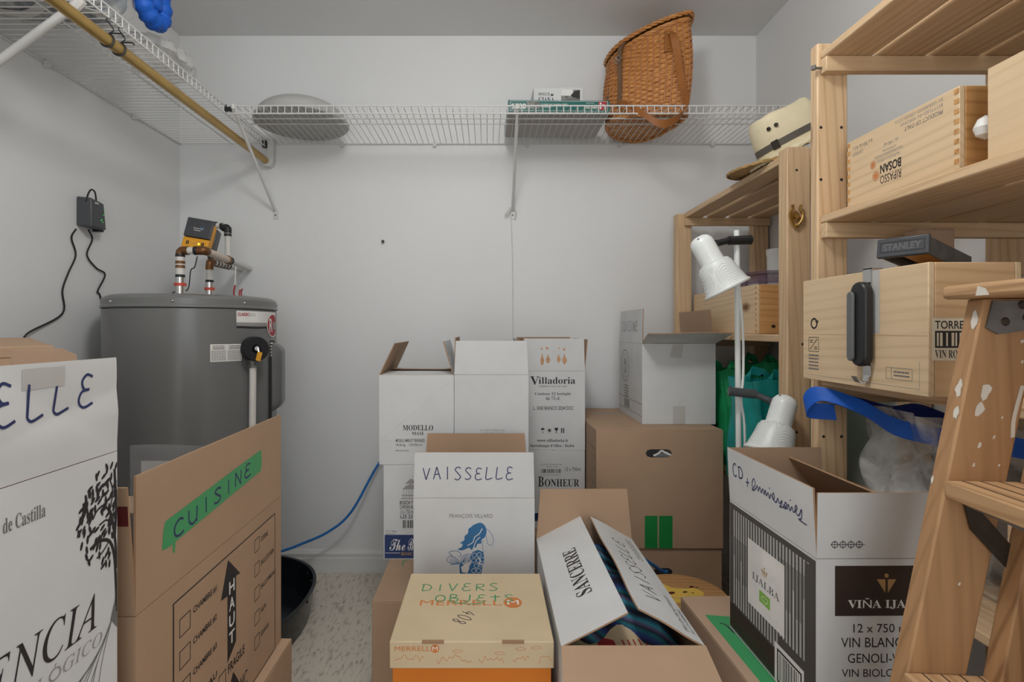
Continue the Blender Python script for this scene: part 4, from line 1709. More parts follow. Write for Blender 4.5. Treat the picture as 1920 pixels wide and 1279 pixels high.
Df = Vector((-x, -y, .118))
i = Ink(lambda a, c_, o_: Df + Vector((a, -o_ - .0002, c_)))
i.text('MERRELL', .010, .034, .078, .043, 'orange_print', 1)
i.ell(.087, .0385, .008, .008, 'orange_print', 1, n=20)
i.text('M', .082, .0345, .092, .0425, 'white_print', 2, .0)
for (u0, u1) in ((.01, .07), (.09, .16), (.17, .22), (.235, .27), (.285, .31)):
    pts, q = [], u0
    while q < u1:
        pts.append((q, .008 + random.uniform(0, .012) + .008 * math.sin((q - u0) / (u1 - u0) * PI)))
        q += .004
    i.line(pts, .0008, 'orange_print', 1)
for (u, v) in ((.12, .034), (.20, .030), (.24, .038), (.27, .040)):
    i.line([(u, v), (u + .012, v + .003), (u + .02, v - .001), (u + .006, v - .003), (u, v)], .0006, 'orange_print', 1)
i.done('lettering', D)
b = MB()
for u in (.062, .215):
    b.box(-x + u, -x + u + .042, -y - .0012, -y + .004, .166, .1712)
b.build('lid_tab', [M['kraft_edge']], D)
DS = Carton('closed brown carton on the floor under the orange boot box', (-.035, 1.165, 0), (.33, .30, .331), 0, 'kraft', None, None)

# open wine carton with cloth inside
Z_ = Carton('open white wine carton holding a striped cloth, beside the orange boot box', (.268, 1.243, .215), (.266, .51, .30), 0,
            flaps={'left': (-63, .138, .0), 'right': (-61, .136, .012, .002), 'back': (2, .138, .012), 'front': (118, .15, -.012)})
i = Z_.flap_ink('left')
i.text(serif('SANCERRE'), .16, .056, .385, .092, 'ink', 1, 0, 180)
i.done('lettering', Z_.root)
i = Z_.flap_ink('right')
i.hand('VAISSELLE', .10, .055, .41, .092, .003, 'pen_k', 1)
i.text('MIS EN BOUTEILLE', .03, .020, .16, .030, 'ink_grey', 1)
i.text('AU DOMAINE', .03, .006, .12, .015, 'ink_grey', 1)
i.small(.34, .015, .47, .035, 2, 'ink_lgrey', 1)
i.done('handwritten_text', Z_.root)
ZS_ = Carton('closed brown carton on the floor under the open carton with striped cloth', (.268, 1.243, 0), (.26, .50, .211), 0, 'kraft', None, None)
b = MB()


def cloth(u, v):
    x = -.118 + .236 * u
    y = -.235 + .46 * v
    e = min(1, min(u, 1 - u) * 5) * min(1, min(v, 1 - v) * 6)
    z = .250 + .055 * e + .016 * e * math.sin(9 * u + 4 * v) + .012 * e * math.sin(14 * v - 6 * u) - .02 * max(0, .08 - v) / .08
    return Vector((.268 + x, 1.243 + y, .215 + z))


b.grid(40, 60, cloth, 0, .003)
tag(b.build('striped_cloth', [M['stripe']], ang=80), 'blue, teal and purple striped cloth bunched inside the open wine carton', 'cloth')
b = MB()
b.box(-.1, .09, -.05, .05, -.03, .03, 0)
o = b.build('gift_bag', [M['cream']], bevel=.012)
o.location = (.255, 1.058, .462)
o.rotation_euler = (R(14), 0, R(4))
tag(o, 'yellow patterned packet with red and green shapes under the striped cloth', 'packet')
i = Ink(lambda a, c_, o_: Vector((-.1 + a, -.05 + c_, .0303 + o_)))
i.poly([(.05, .01), (.095, .012), (.09, .05), (.06, .06)], 'red_print', 1)
i.poly([(.01, .02), (.035, .02), (.03, .04), (.015, .045)], 'green_print', 1)
for q in range(7):
    i.line([(.11 + q * .011, .02), (.107 + q * .011, .05)], .003, 'red_print', 1)
i.done('printed_shapes', o)

# round wooden stool top with painted shapes
root = thing('stool', 'round wooden stool with yellow painted patches behind the open wine carton', 'stool', (.545, 1.505, 0))
b = MB()
b.lathe([(.112, .335), (.122, .337), (.1245, .343), (.1245, .353), (.122, .358), (.11, .36), (0, .36)], 64)
b.lathe([(0, .335), (.112, .335)], 64)
b.build('seat', [M['stool_wood']], root, ang=40)
for a in (40, 130, 220, 310):
    b = MB()
    d = Vector((math.cos(R(a)), math.sin(R(a)), 0))
    b.tube([d * .085 + Vector((0, 0, .337)), d * .095 + Vector((0, 0, 0))], .014, 12)
    b.build('leg', [M['stool_wood']], root)
i = Ink(lambda a, c_, o_: Vector((a, c_, .3602 + o_)))
M['stool_yellow'] = mat('yellow_stool_paint', (226, 188, 84), 0.5)
i.poly([(-.06, .02), (-.035, .055), (-.02, .03), (.02, .025), (.05, .03), (.062, .0), (.045, -.03), (.01, -.028), (-.01, -.05), (-.06, -.06), (-.09, -.03), (-.07, -.01)], 'stool_yellow', 1)
for (u, v, r_) in ((-.03, .0, .012), (.01, .005, .008), (.04, .035, .009), (.052, .03, .006), (.03, .0, .004), (-.07, .035, .02)):
    i.ell(u, v, r_, r_ * .55, 'maroon' if r_ > .008 else 'brown_print', 2, .4)
i.line([(-.05, -.02), (-.02, -.03), (.01, -.02)], .004, 'tan_print', 2)
i.done('painted_patches', root)

b = MB()
b.tube(cr([(.40, 1.78, .30), (.475, 1.765, .36), (.545, 1.80, .315), (.60, 1.845, .268), (.62, 1.856, .262)]), .0055, 10)
tag(b.build('network_cable', [M['blue_cable']]), 'blue cable bending into the hand hole of the lowest brown carton', 'cable')
b = MB()
b.tube(cr([(-.29, 2.425, .72), (-.40, 2.42, .60), (-.494, 2.41, .493), (-.60, 2.36, .30), (-.70, 2.34, .215), (-.83, 2.31, .165), (-.93, 2.27, .13), (-.95, 2.20, .03)]), .0055, 10)
tag(b.build('network_cable', [M['blue_cable']]), 'blue cable running down the far wall into the black drain pan', 'cable')

# ------------------------------------------------------------------ cartons by the aisle on the tank side
C_ = Carton('closed brown carton on the floor under the brown moving carton with green tape', (-.622, .95, 0), (.366, .50, .406), 0, 'kraft', None, None)
B_ = Carton('open brown moving carton with green tape on its flap and printed room checklist', (-.627, .939, .410), (.340, .503, .320), 0.8, 'kraft', 'kraft',
            flaps={'right': (0, .180, .001, .00005), 'front': (3, .168, .006), 'left': (97, .15), 'back': (-84, .16)})
i = B_.flap_ink('right')
i.poly([(.056, .062), (.068, .059), (.392, .084), (.397, .096), (.394, .126), (.30, .119), (.064, .099), (.060, .088)], 'tape_g', 1)
i.poly([(.082, .062), (.090, .062), (.088, .046), (.083, .047)], 'tape_g', 1)
i.done('green_tape', B_.root)
i = B_.flap_ink('right')
i.hand('CUISINE', .085, .066, .345, .091, .0036, 'pen', 4, rise=.026)
i.done('handwritten_text', B_.root)
i = B_.ink('right')
i.frame(.084, -.06 + .06, .468, .294, .0022, 'ink', 1)
i.line([(.084, .294), (.084, .02)], .0022, 'ink', 1)
for q, s_ in enumerate(('CHAMBRE #1', 'CHAMBRE #2', 'CHAMBRE #3', 'BUREAU')):
    v = .246 - q * .048
    i.frame(.100, v - .012, .130, v + .016, .0016, 'ink', 1)
    i.text(s_, .138, v + .004, .212, v + .015, 'ink', 1, .02)
for q, s_ in enumerate(('CUISINE', 'SALLE DE BAIN', 'SALLE FAMILIALE', 'SALON', 'SOUS-SOL')):
    v = .262 - q * .048
    i.frame(.362, v - .012, .386, v + .014, .0014, 'ink', 1)
    i.text(s_, .392, v - .001, .392 + .0052 * len(s_), v + .009, 'ink', 1, .01)
i.poly([(.252, .285), (.300, .240), (.283, .243), (.283, .125), (.250, .105), (.250, .222), (.226, .226)], 'ink', 1)
for q, ch in enumerate('HAUT'):
    i.text(ch, .256, .221 - q * .030, .277, .243 - q * .030, 'white_print', 2, .02)
i.frame(.218, .070, .244, .100, .0016, 'ink', 1)
i.text('FRAGILE', .252, .083, .318, .100, 'ink', 1, .02)
i.poly([(.238, .036), (.272, .076), (.306, .028), (.290, .022), (.284, .0), (.238, .0)], 'ink', 1)
i.poly([(.258, .030), (.271, .054), (.288, .022), (.262, .012)], 'kraft', 2)
i.text('MC', .300, .018, .330, .046, 'ink', 1)
i.done('lettering', B_.root)
i = B_.flap_ink('front')
i.rect(.14, .118, .335, .144, 'maroon', 1)
i.done('maroon_stripe', B_.root)
b = MB()
b.grid(6, 8, lambda u, v: Vector((-.668 + .19 * u, 1.00 + .008 * math.sin(6 * u), .50 + .384 * v)), 0, .0008)
b.grid(1, 1, lambda u, v: Vector((-.655 + .12 * u, 1.012, .60 + .252 * v)), 1)
tag(b.build('document_sleeve', [M['sleeve'], M['white_print']]), 'clear plastic sleeve with a white sheet standing in the brown moving carton', 'sleeve')
b = MB()
b.grid(4, 6, lambda u, v: Vector((-.765 + .03 * u, .862 + .096 * u, .55 + .517 * v - .012 * max(0, u * 5 - 4))), 0, .004)
tag(b.build('cardboard_sheet', [M['kraft2']]), 'loose tan cardboard sheet standing up behind the white carton with the tree', 'cardboard')

AS = Carton('closed brown carton under the white carton with the tree', (-.570, .475, 0), (.26, .33, .650), 0, 'kraft', None, None)
A_c = Carton('white open carton printed with a black tree, nearest to the grey tank', (-.567, .475, .655), (.2485, .33, .300), 0.0,
             flaps={'right': (-2, .111, .0, .001, None, 0, .0028), 'back': (-86, .10), 'front': (95, .11), 'left': (100, .11)})
i = A_c.flap_ink('right')
i.hand('VAISSELLE', .0, .048, .292, .086, .0030, 'pen', 1, gap=.34, rise=.012)
i.done('handwritten_text', A_c.root)
i = A_c.flap_ink('right')
for q in range(4):
    i.rect(.20, .086 + q * .005, .25, .091 + q * .005, 'tape_w', 2, 12)
i.done('tape', A_c.root)
i = A_c.ink('right')
i.text(italic('HERENCIA'), .060, .108, .296, .148, 'ink', 1, .0)
i.text(italic('ECOLÓGICO'), .165, .086, .305, .103, 'ink_lgrey', 1)
i.text(serif('Vino de la Tierra de Castilla'), .10, .258, .226, .272, 'ink_grey', 1)
# tree: trunk along the edge, boughs, leaves, roots
i.poly([(.3295, .09), (.318, .105), (.3255, .125), (.3295, .16)], 'ink_grey', 1)
for pts, wd in (([(.329, .11), (.327, .15), (.324, .18), (.316, .198), (.300, .204), (.286, .200)], .004), ([(.3295, .16), (.3255, .20), (.320, .225), (.316, .235)], .004),
                ([(.3255, .2), (.328, .235), (.326, .265), (.325, .28)], .004), ([(.318, .230), (.308, .242), (.297, .240), (.290, .232)], .0024),
                ([(.322, .215), (.312, .224), (.300, .222)], .0022), ([(.318, .235), (.322, .255), (.316, .272)], .002), ([(.316, .198), (.306, .190), (.296, .186)], .002)):
    i.line(pts, wd, 'ink', 1)
rt = random.Random(5)
n_ = 0
while n_ < 118:
    u, v = rt.uniform(.268, .329), rt.uniform(.168, .288)
    cu = .329 - u
    lim = .062 * math.sin(max(0, min(1, (v - .160) / .135)) * PI) ** .6
    if cu > lim or (v < .192 and cu < .012):
        continue
    i.ell(u, v, .0050, .0019, 'ink', 2, rt.uniform(.4, 1.9), 8)
    n_ += 1
for q in range(9):
    i.line([(.328, .115), (.318 - q * .003, .098 - q * .003), (.306 - q * .007 + rt.uniform(-.004, .004), .066 - q * .001), (.296 - q * .010, .03 + q * .002)], .0011, 'ink_grey', 1)
i.done('lettering', A_c.root)

AA = Carton('brown carton with a raised lid behind the white carton with the tree', (-1.1845, 1.1865, .70), (.30, .30, .340), 48.6, 'kraft', None, None)
b = MB()
b.box(-.152, .152, -.152, .152, 0, .024)
o = b.build('lid', [M['kraft']], AA.root, bevel=.002)
o.location = (0, 0, .347)
o.rotation_euler = (R(3), 0, 0)
b = MB()
AAS = Carton('closed brown carton on the floor under the carton with a raised lid', (-1.1845, 1.1865, 0), (.30, .30, .696), 48.6, 'kraft', None, None)

# ------------------------------------------------------------------ the striped wine carton in front of the shelves
X_ = Carton('closed brown carton with green tape along its top under the striped wine carton', (.605, 1.065, 0), (.255, .49, .447), 2.0, 'kraft2', None, None)
i = X_.top()
i.poly([(.022, .0), (.075, .0), (.075, .395), (.022, .405)], 'tape_g', 1)
i.line([(.04, .37), (.05, .36), (.052, .33)], .004, 'pen_k', 2)
i.done('green_tape', X_.root)
Wc = Carton('white wine carton with grey vertical bars and a blue handwritten flap', (.6310, 1.0185, .452), (.204, .303, .277), 0.6,
            flaps={'left': (3, .114, .0), 'front': (2, .107, .0), 'right': (-38, .118, .0), 'back': (3, .112, .002)})
i = Wc.flap_ink('left')
i.hand('CD', .022, .060, .066, .086, .0030, 'pen', 1)
i.line([(.078, .060), (.092, .062)], .0026, 'pen', 1)
i.line([(.084, .052), (.0855, .070)], .0026, 'pen', 1)
cur = [(.102, .050), (.116, .066), (.112, .076), (.104, .066), (.106, .052), (.118, .058), (.124, .066), (.127, .056), (.134, .066), (.138, .056), (.145, .066), (.149, .056), (.154, .066), (.157, .056),
       (.164, .064), (.168, .054), (.174, .064), (.182, .056), (.186, .064), (.182, .069), (.180, .060), (.190, .054), (.198, .064), (.202, .056), (.212, .064), (.207, .054), (.202, .050), (.216, .054),
       (.222, .064), (.226, .062), (.220, .052), (.216, .058), (.226, .054), (.232, .064), (.236, .054), (.243, .063), (.247, .055), (.258, .064), (.256, .070), (.252, .060), (.262, .054), (.272, .068),
       (.270, .052), (.262, .048), (.285, .046)]
i.line([(.102 + (p[0] - .102) * .98, p[1]) for p in cur], .0024, 'pen', 1)
i.ell(.168, .074, .0016, .0016, 'pen', 1)
i.ell(.236, .073, .0016, .0016, 'pen', 1)
i.done('handwritten_text', Wc.root)
i = Wc.ink('left')
i.rect(.0015, .004, .3015, .273, 'bar_dark', 0)
i.rect(.0015, .008, .3015, .058, 'brown_print', 1)
nb_ = 26
for q in range(nb_):
    u = .018 + q * .0104
    if u > .285:
        continue
    top_ = .262
    for (v0, v1, m) in ((.062, .120, 'bar_light'), (.120, .165, 'bar_mid' if q % 3 else 'bar_light'), (.165, .205, 'bar_mid'), (.205, top_, 'bar_light')):
        sh = .0004 * q
        i.rect(u, v0 + (.03 if q > 16 else 0), u + .0056, min(top_, v1 + (.03 if q > 16 and v1 < .25 else 0)), m, 2)
i.rect(.274 - .002, .02, .2995, .26, 'bar_dark', 3)
i.done('bar_pattern', Wc.root)
i = Wc.ink('left')
i.rect(.080, .096, .212, .226, 'white_print', 4)
i.text(serif('IJALBA'), .098, .150, .196, .166, 'ink_grey', 5)
i.poly([(.140, .186), (.144, .172), (.147, .186)], 'gold_print', 5)
i.poly([(.132, .186), (.139, .172), (.138, .186)], 'gold_print', 5)
i.poly([(.149, .186), (.148, .172), (.155, .186)], 'gold_print', 5)
i.ell(.1435, .190, .0024, .0024, 'gold_print', 5)
i.rect(.125, .120, .164, .142, 'green_print', 5)
i.line([(.132, .128), (.140, .136), (.156, .134), (.150, .126), (.134, .128)], .0012, 'white_print', 6)
i.rect(.180, .0, .270, .074, 'white_print', 4)
i.frame(.188, .006, .264, .066, .004, 'ink', 5)
i.bars(.196, .012, .258, .060, 'ink_grey', 16, 5)
i.done('bar_label', Wc.root)
i = Wc.ink('front')
i.rect(.030, .185, .205, .266, 'brown_print', 1)
i.text(serif('VIÑA IJALBA'), .051, .196, .188, .214, 'white_print', 2)
i.poly([(.098, .244), (.112, .222), (.112, .244)], 'gold_print', 2)
i.poly([(.116, .244), (.116, .222), (.130, .244)], 'gold_print', 2)
i.ell(.114, .250, .0035, .0035, 'gold_print', 2)
i.text('12 x 750 ml', .060, .158, .152, .172, 'ink', 1, .0)
i.text('VIN BLANC', .040, .134, .140, .150, 'ink', 1, .0)
i.text('SEC', .148, .134, .178, .150, 'ink', 1)
i.text('GENOLI-VIURA', .051, .109, .176, .124, 'ink', 1, .0)
i.text('VIN BIOLOGIQUE', .041, .084, .180, .099, 'ink', 1, .0)
i.done('lettering', Wc.root)
i = Wc.flap_ink('front')
for q in range(4):
    i.ring(.029 + q * .0132, .023, .005, .0012, 'ink', 1, 18)
    i.line([(.029 + q * .0132, .016), (.029 + q * .0132, .030)], .0009, 'ink', 1)
i.line([(.022, .023), (.078, .023)], .0009, 'ink', 1)
i.done('lettering', Wc.root)

# ------------------------------------------------------------------ pine shelving
def shelving(label, x0, x1, y0, y1, post, tops, posth, nsl, slw, slt=.018, railh=.034, sx=None):
    """slats run along y; end rails along x. post = (width in x, depth in y)"""
    root = thing('shelving_unit', label, 'shelf', (x0, y0, 0))
    o = Vector((x0, y0, 0))
    pw, pd = post
    for (px, py) in ((x0, y0), (x1 - pw, y0), (x0, y1 - pd), (x1 - pw, y1 - pd)):
        b = MB()
        b.box(px, px + pw, py, py + pd, 0, posth, 0, Matrix.Translation(-o))
        b.build('post', M['pine_z'], root, bevel=.003)
    sx0 = x0 + .006 if sx is None else sx
    for z in tops:
        for (ry, sg) in ((y0 + pd, 1), (y1 - pd, -1)):
            b = MB()
            ya, yb = (ry + .0005, ry + .022) if sg > 0 else (ry - .022, ry - .0005)
            b.box(sx0, x1 - .004, ya, yb, z - slt - railh, z - slt - .0005, 0, Matrix.Translation(-o))
            b.build('rail', M['pine_x'], root, bevel=.002)
        pitch = (x1 - sx0 - .004 - slw) / (nsl - 1)
        for q in range(nsl):
            b = MB()
            xa = sx0 + q * pitch
            b.box(xa, xa + slw, y0 + pd + .001, y1 - pd - .001, z - slt, z, 0, Matrix.Translation(-o))
            b.build('slat', M['pine_y'], root, bevel=.003)
    return root


def holes(root, pts, y, r=.0035):
    b = MB()
    o = root.location
    for (x, z) in pts:
        b.lathe([(r, 0), (r * .8, .0006), (0, .0008)], 10, 0, align((0, -1, 0), (x - o.x, y - o.y, z - o.z)))
    b.build('screw_holes', M['ink'], root)


RS = shelving('lower pine shelving unit in the corner carrying the straw hats', .816, 1.212, 1.462, 2.36, (.064, .045), (1.602, 1.085, .60), 1.60, 4, .074, sx=.846, slt=.022)
# near post stands a little proud of the top shelf
holes(RS, [(.842, 1.535), (.858, 1.06), (.842, .82)], 1.462)
TS = shelving('tall pine shelving unit with wine crates, standing nearest to the stepladder', .738, 1.206, .30, 1.228, (.068, .027), (1.722, 1.355, .9925, .644), 1.742, 4, .104)
holes(TS, [(.746, 1.553), (.792, 1.553), (.746, 1.436), (.792, 1.436), (.748, 1.318), (.752, .86), (.792, .86)], 1.201)
b = MB()
b.tube([(-.012, .895, 1.683), (.02, .895, 1.683)], .0028, 8)
b.tube([(-.012, .895, 1.679), (-.012, .895, 1.688)], .005, 8)
b.build('bolt', M['steel'], TS)
# shiny latch screwed to the post of the lower unit
root = thing('wall_latch', 'small shiny hook latch screwed to the pine post below the hats', 'latch', (.836, 1.4615, 1.408))
b = MB()
b.lathe([(.014, 0), (.014, .002), (0, .003)], 20, 0, align((0, -1, 0)))
b.build('back_plate', M['brass'], root)
b = MB()
for sg in (-1, 1):
    b.tube(cr([(sg * .004, -.006, -.026), (sg * .014, -.008, -.012), (sg * .018, -.008, .006), (sg * .010, -.008, .020), (sg * .012, -.012, .030)]), .004, 8)
b.tube([(0, -.003, 0), (0, -.012, 0)], .007, 12)
b.tube([(-.005, -.006, -.026), (.005, -.006, -.026)], .006, 8)
b.build('hook', M['brass'], root)


# ------------------------------------------------------------------ wooden crates
def crate(label, loc, size, rz=0.0, side='pale_y', end='pale_x', t_=.010, lid=False, name='wine_crate', along='y', dove=True):
    w_, d_, h_ = size
    root = thing(name, label, 'crate', loc, (0, 0, R(rz)))
    x, y = w_ / 2, d_ / 2
    for sg in (-1, 1):
        b = MB()
        xa, xb = (-x, -x + t_) if sg < 0 else (x - t_, x)
        b.box(xa, xb, -y, y, 0, h_)
        b.build('side_board', M[side], root, bevel=.0015)
    for sg in (-1, 1):
        b = MB()
        ya, yb = (-y, -y + t_) if sg < 0 else (y - t_, y)
        b.box(-x + t_ + .0003, x - t_ - .0003, ya, yb, 0, h_)
        b.build('end_board', M[end], root, bevel=.0015)
    b = MB()
    b.box(-x + t_, x - t_, -y + t_, y - t_, .002, .010)
    b.build('bottom_board', M[side], root)
    if lid:
        b = MB()
        b.box(-x + t_, x - t_, -y + t_, y - t_, h_ - .009, h_ - .001)
        b.build('lid', M[side], root)
    s = Carton.__new__(Carton)
    s.w, s.d, s.h, s.root = w_, d_, h_, root
    if dove:
        b = MB()
        n_ = 9
        for q in range(n_):
            z = h_ * (q + .25) / n_
            for yy in (-y, y - t_):
                b.box(-x - .0006, -x + .001, yy + .0005, yy + t_ - .0005, z, z + h_ / n_ * .5)
        b.build('finger_joints', M[end], root)
    return s


cB = crate('pale wine crate with upside-down printing on the second shelf of the tall unit', (.882, 1.028, 1.3555), (.20, .277, .150), 0, end='amber_x')
i = cB.ink('left')
i.text('BOSAN', .098, .054, .152, .072, 'ink', 1, .025, 180)
i.text('RIPASSO', .098, .034, .152, .050, 'ink', 1, .0, 180)
i.text('VALPOLICELLA RIPASSO', .088, .078, .150, .084, 'ink_lgrey', 1, 0, 180)
i.text('DENOMINAZIONE DI ORIGINE', .082, .088, .155, .093, 'ink_lgrey', 1, 0, 180)
i.text('SUPERIORE', .104, .096, .140, .100, 'ink_lgrey', 1, 0, 180)
i.text('PRODUCT OF ITALY', .160, .116, .245, .124, 'ink_grey', 1, 0, 180)
i.text('BOTTLED IN VERONA', .150, .128, .245, .134, 'ink_lgrey', 1, 0, 180)
i.text('BY GERARDO CESARI S.P.A.', .135, .138, .245, .144, 'ink_lgrey', 1, 0, 180)
i.text('alc. 14% vol', .108, .105, .145, .112, 'ink_lgrey', 1, 0, 180)
i.text('6 x 750 mL 4.5 L', .018, .126, .076, .134, 'ink_grey', 1, 0, 180)
i.text('CONTENTS', .018, .114, .05, .121, 'ink_lgrey', 1, 0, 180)
for (u, v, r_) in ((.086, .054, .010), (.078, .078, .008)):
    i.ell(u, v, r_, r_ * 1.1, 'tan_print', 0)
    i.ell(u, v, r_ * .5, r_ * .5, 'orange_print', 1)
i.done('lettering', cB.root)
b = MB()
b.lathe([(0, -.02), (.012, -.012), (.016, 0), (.010, .014), (0, .02)], 14, 0, Matrix.Translation((.80, .862, 1.425)))
tag(b.build('crumpled_paper', [M['white_pl']]), 'crumpled white scrap between the two crates on the second shelf', 'paper')
cN = crate('plain pale wine crate with a dark metal corner, beside the upside-down printed crate', (.885, .705, 1.3555), (.205, .27, .153), 0, end='pale_x', dove=False)
b = MB()
b.box(-.1035, -.090, -.10, -.06, .085, .125)
b.build('corner_bracket', M['dark_steel'], cN.root, bevel=.002)
cU = crate('big pale wine crate with a black handle device on its face, on the third shelf', (.7675, 1.0125, .993), (.147, .336, .2135), 0, side='pale_y', end='pale_x', dove=False)
i = cU.ink('left')
i.ring(.040, .120, .010, .004, 'ink', 1, 20)
i.poly([(.044, .126), (.056, .126), (.050, .116)], 'ink', 2)
i.frame(.021, .060, .056, .091, .0012, 'ink', 1)
i.line([(.026, .065), (.051, .087)], .0016, 'ink', 1)
i.small(.026, .078, .036, .086, 2, 'ink', 1)
i.small(.041, .064, .051, .072, 2, 'ink', 1)
i.small(.021, .020, .056, .056, 5, 'ink_grey', 1)
i.frame(.246, .022, .304, .042, .0006, 'ink_grey', 1)
i.rect(.258, .022, .2588, .042, 'ink_grey', 1)
i.small(.264, .026, .298, .038, 2, 'ink_grey', 1)
i.rect(0, .0965, .336, .0972, 'tan_print', 0)
i.rect(.005, .010, .318, .0106, 'ink_lgrey', 0)
i.rect(.318, .010, .3186, .055, 'ink_lgrey', 0)
i.rect(.205, .1, .231, .2135, 'tape_w', 0)
i.done('lettering', cU.root)
i = cU.ink('front')
i.rect(.005, .058, .075, .125, 'label_paper', 0)
i.text('TORRES', .010, .108, .062, .121, 'ink', 1, .015)
i.frame(.010, .078, .062, .105, .003, 'ink', 1)
i.bars(.016, .081, .058, .102, 'ink', 9, 1)
i.text(serif('VIN ROUGE'), .010, .062, .068, .075, 'ink', 1)
i.done('paper_label', cU.root)

# black handled clamp hanging on the face of the crate
root = thing('handle_clamp', 'black and grey elongated handle device hung on the crate face by a steel strip', 'device', (.694, .978, 1.10))
b = MB()


def stadium(cy, cz, hw, hh, n=10):
    out = []
    for q in range(n + 1):
        a = PI * q / n
        out.append((cy + hw * math.cos(a), cz + hh - hw + hw * math.sin(a)))
    for q in range(n + 1):
        a = PI + PI * q / n
        out.append((cy + hw * math.cos(a), cz - hh + hw + hw * math.sin(a)))
    return out


st = stadium(0, .01, .020, .077)
b.prism([(-.004, y, z) for y, z in st][::-1], [(-.021, y, z) for y, z in st][::-1])
b.build('housing', M['black'], root, bevel=.004)
st = stadium(.012, .006, .0085, .064)
b = MB()
b.prism([(-.0212, y, z) for y, z in st][::-1], [(-.027, y, z) for y, z in st][::-1])
b.build('grip', M['grey_pl'], root, bevel=.002)
b = MB()
b.box(-.003, -.001, -.010, .010, -.085, .112)
b.box(-.003, .020, -.010, .010, .1095, .1115)
ribbon(b, [(-.003, 0, -.083), (-.006, 0, -.094), (-.014, .006, -.096), (-.018, .012, -.086)], [(0, 1, 0)] * 4, .014, .002)
b.build('steel_strip', M['chrome'], root)

# tool lying across the crate
root = thing('hand_tool', 'black ended hollow tool lying tilted across the crate top under the second shelf', 'tool', (.735, .952, 1.248))
axd = Vector((.85, .5, -.13)).normalized()
sd = Vector((.5, -.85, 0)).normalized()
upv = sd.cross(axd)
if upv.z < 0:
    upv = -upv
Tm = Matrix((sd, axd, upv)).transposed().to_4x4()
b = MB()
for (x0, x1, z0_, z1_) in ((-.037, -.033, -.016, .012), (.033, .037, -.016, .012), (-.037, .037, .011, .015)):
    b.box(x0, x1, .008, .19, z0_, z1_, 0, Tm)
b.build('channel', M['steel'], root, bevel=.001)
b = MB()
b.box(-.040, .040, 0, .009, -.018, .018, 0, Tm)
b.build('end_cap', M['charcoal'], root, bevel=.003)
b = MB()
b.box(-.018, .030, .03, .17, -.006, .008, 0, Tm)
b.build('inner_block', M['yellow_pl'], root)
i = Ink(lambda a, c_, o_: Tm @ Vector((a, -o_ - .0002, c_)))
i.frame(-.034, -.009, .034, .010, .0012, 'black', 1)
i.text('STANLEY', -.029, -.006, .029, .007, 'grey_pl', 1, .03)
i.done('embossed_name', root)
kb = Carton('tan carton standing upright behind the hollow tool on the third shelf', (.9075, 1.1025, .993), (.075, .035, .31), 0, 'kraft2', None, None)
# coil of hose
b = MB()
pts = []
for q in range(150):
    a = q / 150 * 2 * PI * 5
    pts.append((1.02 + .014 * math.sin(q * .21), .935 + .105 * math.cos(a), 1.108 + .105 * math.sin(a)))
for q, p in enumerate(pts):
    pts[q] = (p[0] + (q / 150 - .5) * .075, p[1], p[2])
b.tube(pts, .0085, 8)
tag(b.build('coiled_cable', [M['pex_cream']]), 'coil of off-white cable standing on the third shelf behind the ladder top', 'cable')

# crate with knots low down, dark box below
cK = crate('knotty pine crate low on the shelf behind the stepladder legs', (.885, .615, .6445), (.24, .35, .225), 0, side='pine_y', end='pine_x', dove=False)
b = MB()
for (y, z, r_) in ((-.02, .13, .012), (.06, .165, .008)):
    b.lathe([(r_, 0), (r_ * .8, .0005), (0, .0007)], 16, 0, align((-1, 0, 0), (-.1202, y, z)))
b.build('knots', M['brown_print'], cK.root)
root = thing('storage_box', 'dark brown wooden box on the floor under the lowest shelf behind the ladder', 'box', (.90, .66, 0))
b = MB()
b.box(-.13, .13, -.24, .24, 0, .52)
b.build('box_body', M['dark_steel'], root, bevel=.003)
b = MB()
for y in (-.18, -.05, .08, .20):
    b.lathe([(.005, 0), (.004, .001), (0, .0015)], 10, 0, align((-1, 0, 0), (-.1302, y, .46)))
b.build('screw_holes', M['ink'], root)

# crate on the corner unit, with kitchen tubs
cR = crate('long open wooden crate holding plastic tubs on the corner shelf unit', (1.025, 2.03, 1.0855), (.285, .54, .163), 0, side='pale_y', end='amber_x', dove=True)
i = cR.ink('front')
i.text('L', .118, .060, .140, .100, 'brown_print', 1, .02)
i.ell(.055, .025, .007, .006, 'brown_print', 1)
i.done('lettering', cR.root)
root = thing('plastic_tub', 'clear tub with smoky purple lid sticking out of the long crate', 'tub', (.990, 1.868, 1.0985))
b = MB()
b.lathe([(0, 0), (.085, 0), (.092, .14), (.092, .175), (.088, .175), (.088, .14), (.081, .006), (0, .006)], 40)
b.build('tub_body', M['clear'], root)
b = MB()
b.lathe([(.094, .16), (.096, .162), (.096, .185), (.105, .19), (.105, .198), (.09, .2), (0, .2)], 40)
for q in range(8):
    a = q * PI / 4
    b.box(.088, .1, -.012, .012, .14, .185, 0, Matrix.Rotation(a, 4, 'Z'))
b.build('tub_lid', M['mauve'], root)
root = thing('plastic_canister', 'tall pale plastic canister behind the smoky lidded tub', 'canister', (1.105, 2.03, 1.0985))
b = MB()
b.lathe([(0, 0), (.040, 0), (.042, .005), (.044, .28), (.0465, .285), (.0465, .305), (0, .31)], 36)
b.build('canister_body', M['white_pl'], root)
root = thing('plastic_jar', 'short white plastic jar at the far end of the long crate', 'jar', (.985, 2.20, 1.0985))
b = MB()
b.lathe([(0, 0), (.05, 0), (.055, .15), (.058, .152), (.058, .185), (0, .188)], 30)
b.build('jar_body', M['white_pl'], root)


